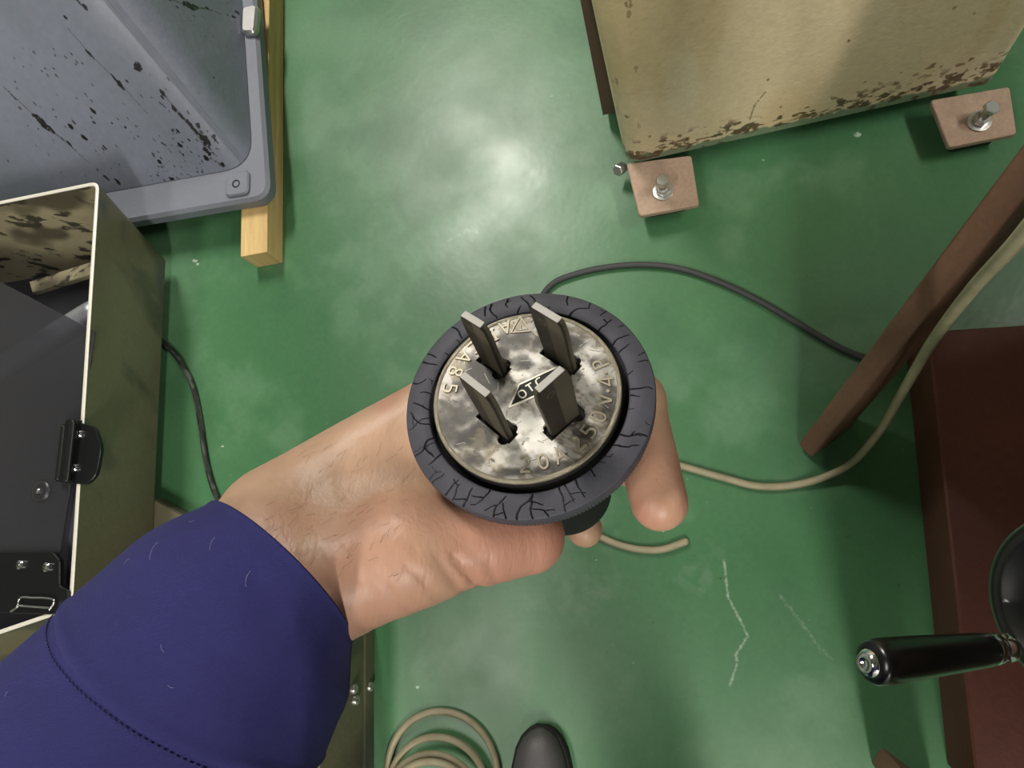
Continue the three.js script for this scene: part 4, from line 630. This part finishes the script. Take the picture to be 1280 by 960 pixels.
  { for (const [x, y, L2] of [[195, 690, 6], [267, 683, 4], [310, 722, 4], [12, 866, 1.5], [240, 650, 1.5], [160, 700, 2], [205, 810, 2], [215, 858, 1.5]]) { const p = seen(null, front, x, y), t = rr(0, 6.28), e1 = dirW(v3(Math.cos(t), Math.sin(t), 0)), up = dirW(v3(0, 0, 1)); const q = [0, 1, 2, 3].map((k) => p.clone().addScaledVector(e1, (k - 1.5) / 3 * L2 / 1000).addScaledVector(dirW(v3(-Math.sin(t), Math.cos(t), 0)), (k % 3 ? 0.12 : 0) * L2 / 1000).addScaledVector(up, 0.0006)); worldPart('lint', new THREE.TubeGeometry(new THREE.CatmullRomCurve3(q), 12, 0.00004, 5), lintMat, sleeve, 'pale lint fibre'); } }
  // fine dark hairs on the wrist and back of the hand
  { const p = hand.attributes.position, nn = hand.attributes.normal, hairs = [], cand = []; const w = v3();
    const m3 = new THREE.Matrix3().getNormalMatrix(plug.matrixWorld), view = dirW(v3(0, 0, 1));
    for (let i = 0; i < p.count; i++) { w.fromBufferAttribute(p, i); const q = w.clone().project(camera), x = (q.x * 0.5 + 0.5) * 1280, y = (0.5 - q.y * 0.5) * 960; if (x > 330 && x < 520 && y > 560 && y < 730 && v3().fromBufferAttribute(nn, i).dot(view) > 0.15) cand.push(i); }
    for (let k = 0; k < 75 && cand.length; k++) { const i = cand[Math.floor(rnd() * cand.length)], a = v3().fromBufferAttribute(p, i), n0 = v3().fromBufferAttribute(nn, i), d = dirW(v3(0.55 + rr(-0.4, 0.4), 0.7 + rr(-0.5, 0.3), 0)).addScaledVector(n0, -0.0); d.addScaledVector(n0, -d.dot(n0)).normalize(); const Lh = rr(0.0018, 0.0045), side = d.clone().cross(n0); hairs.push(new THREE.TubeGeometry(new THREE.CatmullRomCurve3([0, 0.4, 0.75, 1].map((t) => a.clone().addScaledVector(d, t * Lh).addScaledVector(n0, 0.0008 * Math.sin(t * 2.2) * Lh / 0.006).addScaledVector(side, rr(-0.0003, 0.0003)))), 6, 0.00003, 4)); }
    if (hairs.length) { const h = worldPart('arm_hair', mergeGeometries(hairs), std({ color: 0x7a5845, roughness: 0.6 }), body, 'fine dark hairs'); h.userData.kind = 'stuff'; } }
  // jacket, trousers, hair, shoes
  const jacketC = [cp([-0.19, 1.33, 0.47], 0.135, [-0.19, 0.86, 0.53], 0.155), cp([-0.28, 1.34, 0.46], 0.085, [-0.26, 1.0, 0.5], 0.11), cp([-0.10, 1.34, 0.46], 0.085, [-0.12, 1.0, 0.5], 0.11), cp([-0.36, 1.35, 0.43], 0.072, elbowL, 0.054), cp([-0.02, 1.35, 0.45], 0.072, elbowR, 0.058), cp(elbowR, 0.058, ph(0.16, -0.07, 0.08), 0.04), cp([-0.19, 1.41, 0.465], 0.068, [-0.187, 1.43, 0.455], 0.066)];
  const fj = (x, y, z) => { let d = 1e3; for (const c of jacketC) d = smin(d, cap(c, x, y, z), 0.03); return d + 0.008 * (fbm(x * 9 + 4, y * 9 + z * 7, 3) - 0.5); };
  const uvXY = (g) => { const p = g.attributes.position, u = []; for (let i = 0; i < p.count; i++) u.push(p.getX(i) + p.getZ(i) * 0.6, p.getY(i)); g.setAttribute('uv', new THREE.Float32BufferAttribute(u, 2)); return g; };
  worldPart('jacket', uvXY(surfaceNet(fj, ...box(jacketC, 0.03), 0.012)), navy, person, 'navy work jacket');
  const toe = onY(676, 906, 0.02), leg = [cp([-0.27, 0.88, 0.54], 0.105, [-0.27, 0.5, 0.54], 0.078), cp([-0.27, 0.5, 0.54], 0.078, [toe.x, 0.11, toe.z + 0.235], 0.06), cp([-0.11, 0.88, 0.54], 0.105, [-0.02, 0.5, 0.58], 0.078), cp([-0.02, 0.5, 0.58], 0.078, [0.05, 0.11, 0.68], 0.06)];
  const ft = (x, y, z) => { let d = 1e3; for (const c of leg) d = smin(d, cap(c, x, y, z), 0.03); return d + 0.008 * (fbm(x * 12, y * 8 + z * 7, 3) - 0.5); };
  worldPart('trousers', uvXY(surfaceNet(ft, ...box(leg, 0.03), 0.012)), navy, person, 'navy work trousers');
  const hairC = [cp([-0.185, 1.615, 0.405], 0.092, [-0.185, 1.58, 0.42], 0.088)], faceCut = cp([-0.184, 1.60, 0.29], 0.055, [-0.184, 1.50, 0.28], 0.07);
  worldPart('hair', uvXY(surfaceNet((x, y, z) => Math.max(cap(hairC[0], x, y, z) + 0.006 * (fbm(x * 90, z * 90 + y * 30, 2) - 0.5), 0.01 - cap(faceCut, x, y, z)), ...box(hairC, 0.02), 0.006)), std({ color: 0x241f1c, roughness: 0.8 }), person);
  const leather = phy({ color: 0x4c4a4b, roughness: 0.5, bumpMap: leatherBump, bumpScale: 0.0004, clearcoat: 0.15, clearcoatRoughness: 0.5 }), soleMat = std({ color: 0x121213, roughness: 0.75 });
  for (const [x, z, lab] of [[toe.x, toe.z, 'black leather shoe toe in view'], [0.05, toe.z + 0.155, null]]) {
    const prof = [[0.0, 0.006, 0.03], [0.006, 0.018, 0.042], [0.016, 0.029, 0.052], [0.035, 0.039, 0.060], [0.065, 0.046, 0.064], [0.10, 0.048, 0.068], [0.14, 0.043, 0.082], [0.18, 0.038, 0.1], [0.22, 0.037, 0.115], [0.255, 0.034, 0.118], [0.278, 0.02, 0.11]];
    const shoe = grid(prof.map(([d, w, h]) => Array.from({ length: 32 }, (_, i) => { const a = i / 32 * 2 * Math.PI, ca = Math.cos(a), sa = Math.sin(a); return v3(x + w * Math.sign(ca) * Math.abs(ca) ** 0.8, sa > 0 ? 0.022 + (h - 0.022) * Math.abs(sa) ** 0.85 : 0.022 + 0.006 * sa, z + 0.004 + d); })), true, true, true);
    const sh = worldPart('shoe', shoe, leather, person, lab || undefined);
    const outl = prof.map(([d, w]) => [x + w + 0.0045, z + 0.002 + d]).concat(prof.slice().reverse().map(([d, w]) => [x - w - 0.0045, z + 0.002 + d]));
    worldPart('sole', prism(outl, 0, 0.022, 0.002), soleMat, sh);
  }
  // the phone that takes the picture, just behind the viewpoint
  const phone = thing('phone', 'black phone held in the right hand above the plug, out of the picture', 'phone', v3(...ph(0.058, -0.024, 0.018)));
  phone.quaternion.copy(camera.quaternion);
  localPart('case', new RoundedBoxGeometry(0.15, 0.074, 0.009, 3, 0.004), M.blackPlastic, phone);
  const sc = new RoundedBoxGeometry(0.142, 0.067, 0.0012, 2, 0.0005); sc.translate(0, 0, 0.0046); localPart('screen', sc, std({ color: 0x050506, roughness: 0.1 }), phone);
  for (const [x, y] of [[-0.058, 0.014], [-0.043, 0.026], [-0.043, 0.006]]) { const l = lathe([[0, -0.0004], [0.0045, -0.0004], [0.005, 0.0008], [0.0068, 0.001], [0.007, -0.002]], 24); l.rotateX(-Math.PI / 2); l.translate(x, y, -0.0046); localPart('lens', l, M.blackSteel, phone); }
}

renderer.render(scene, camera);
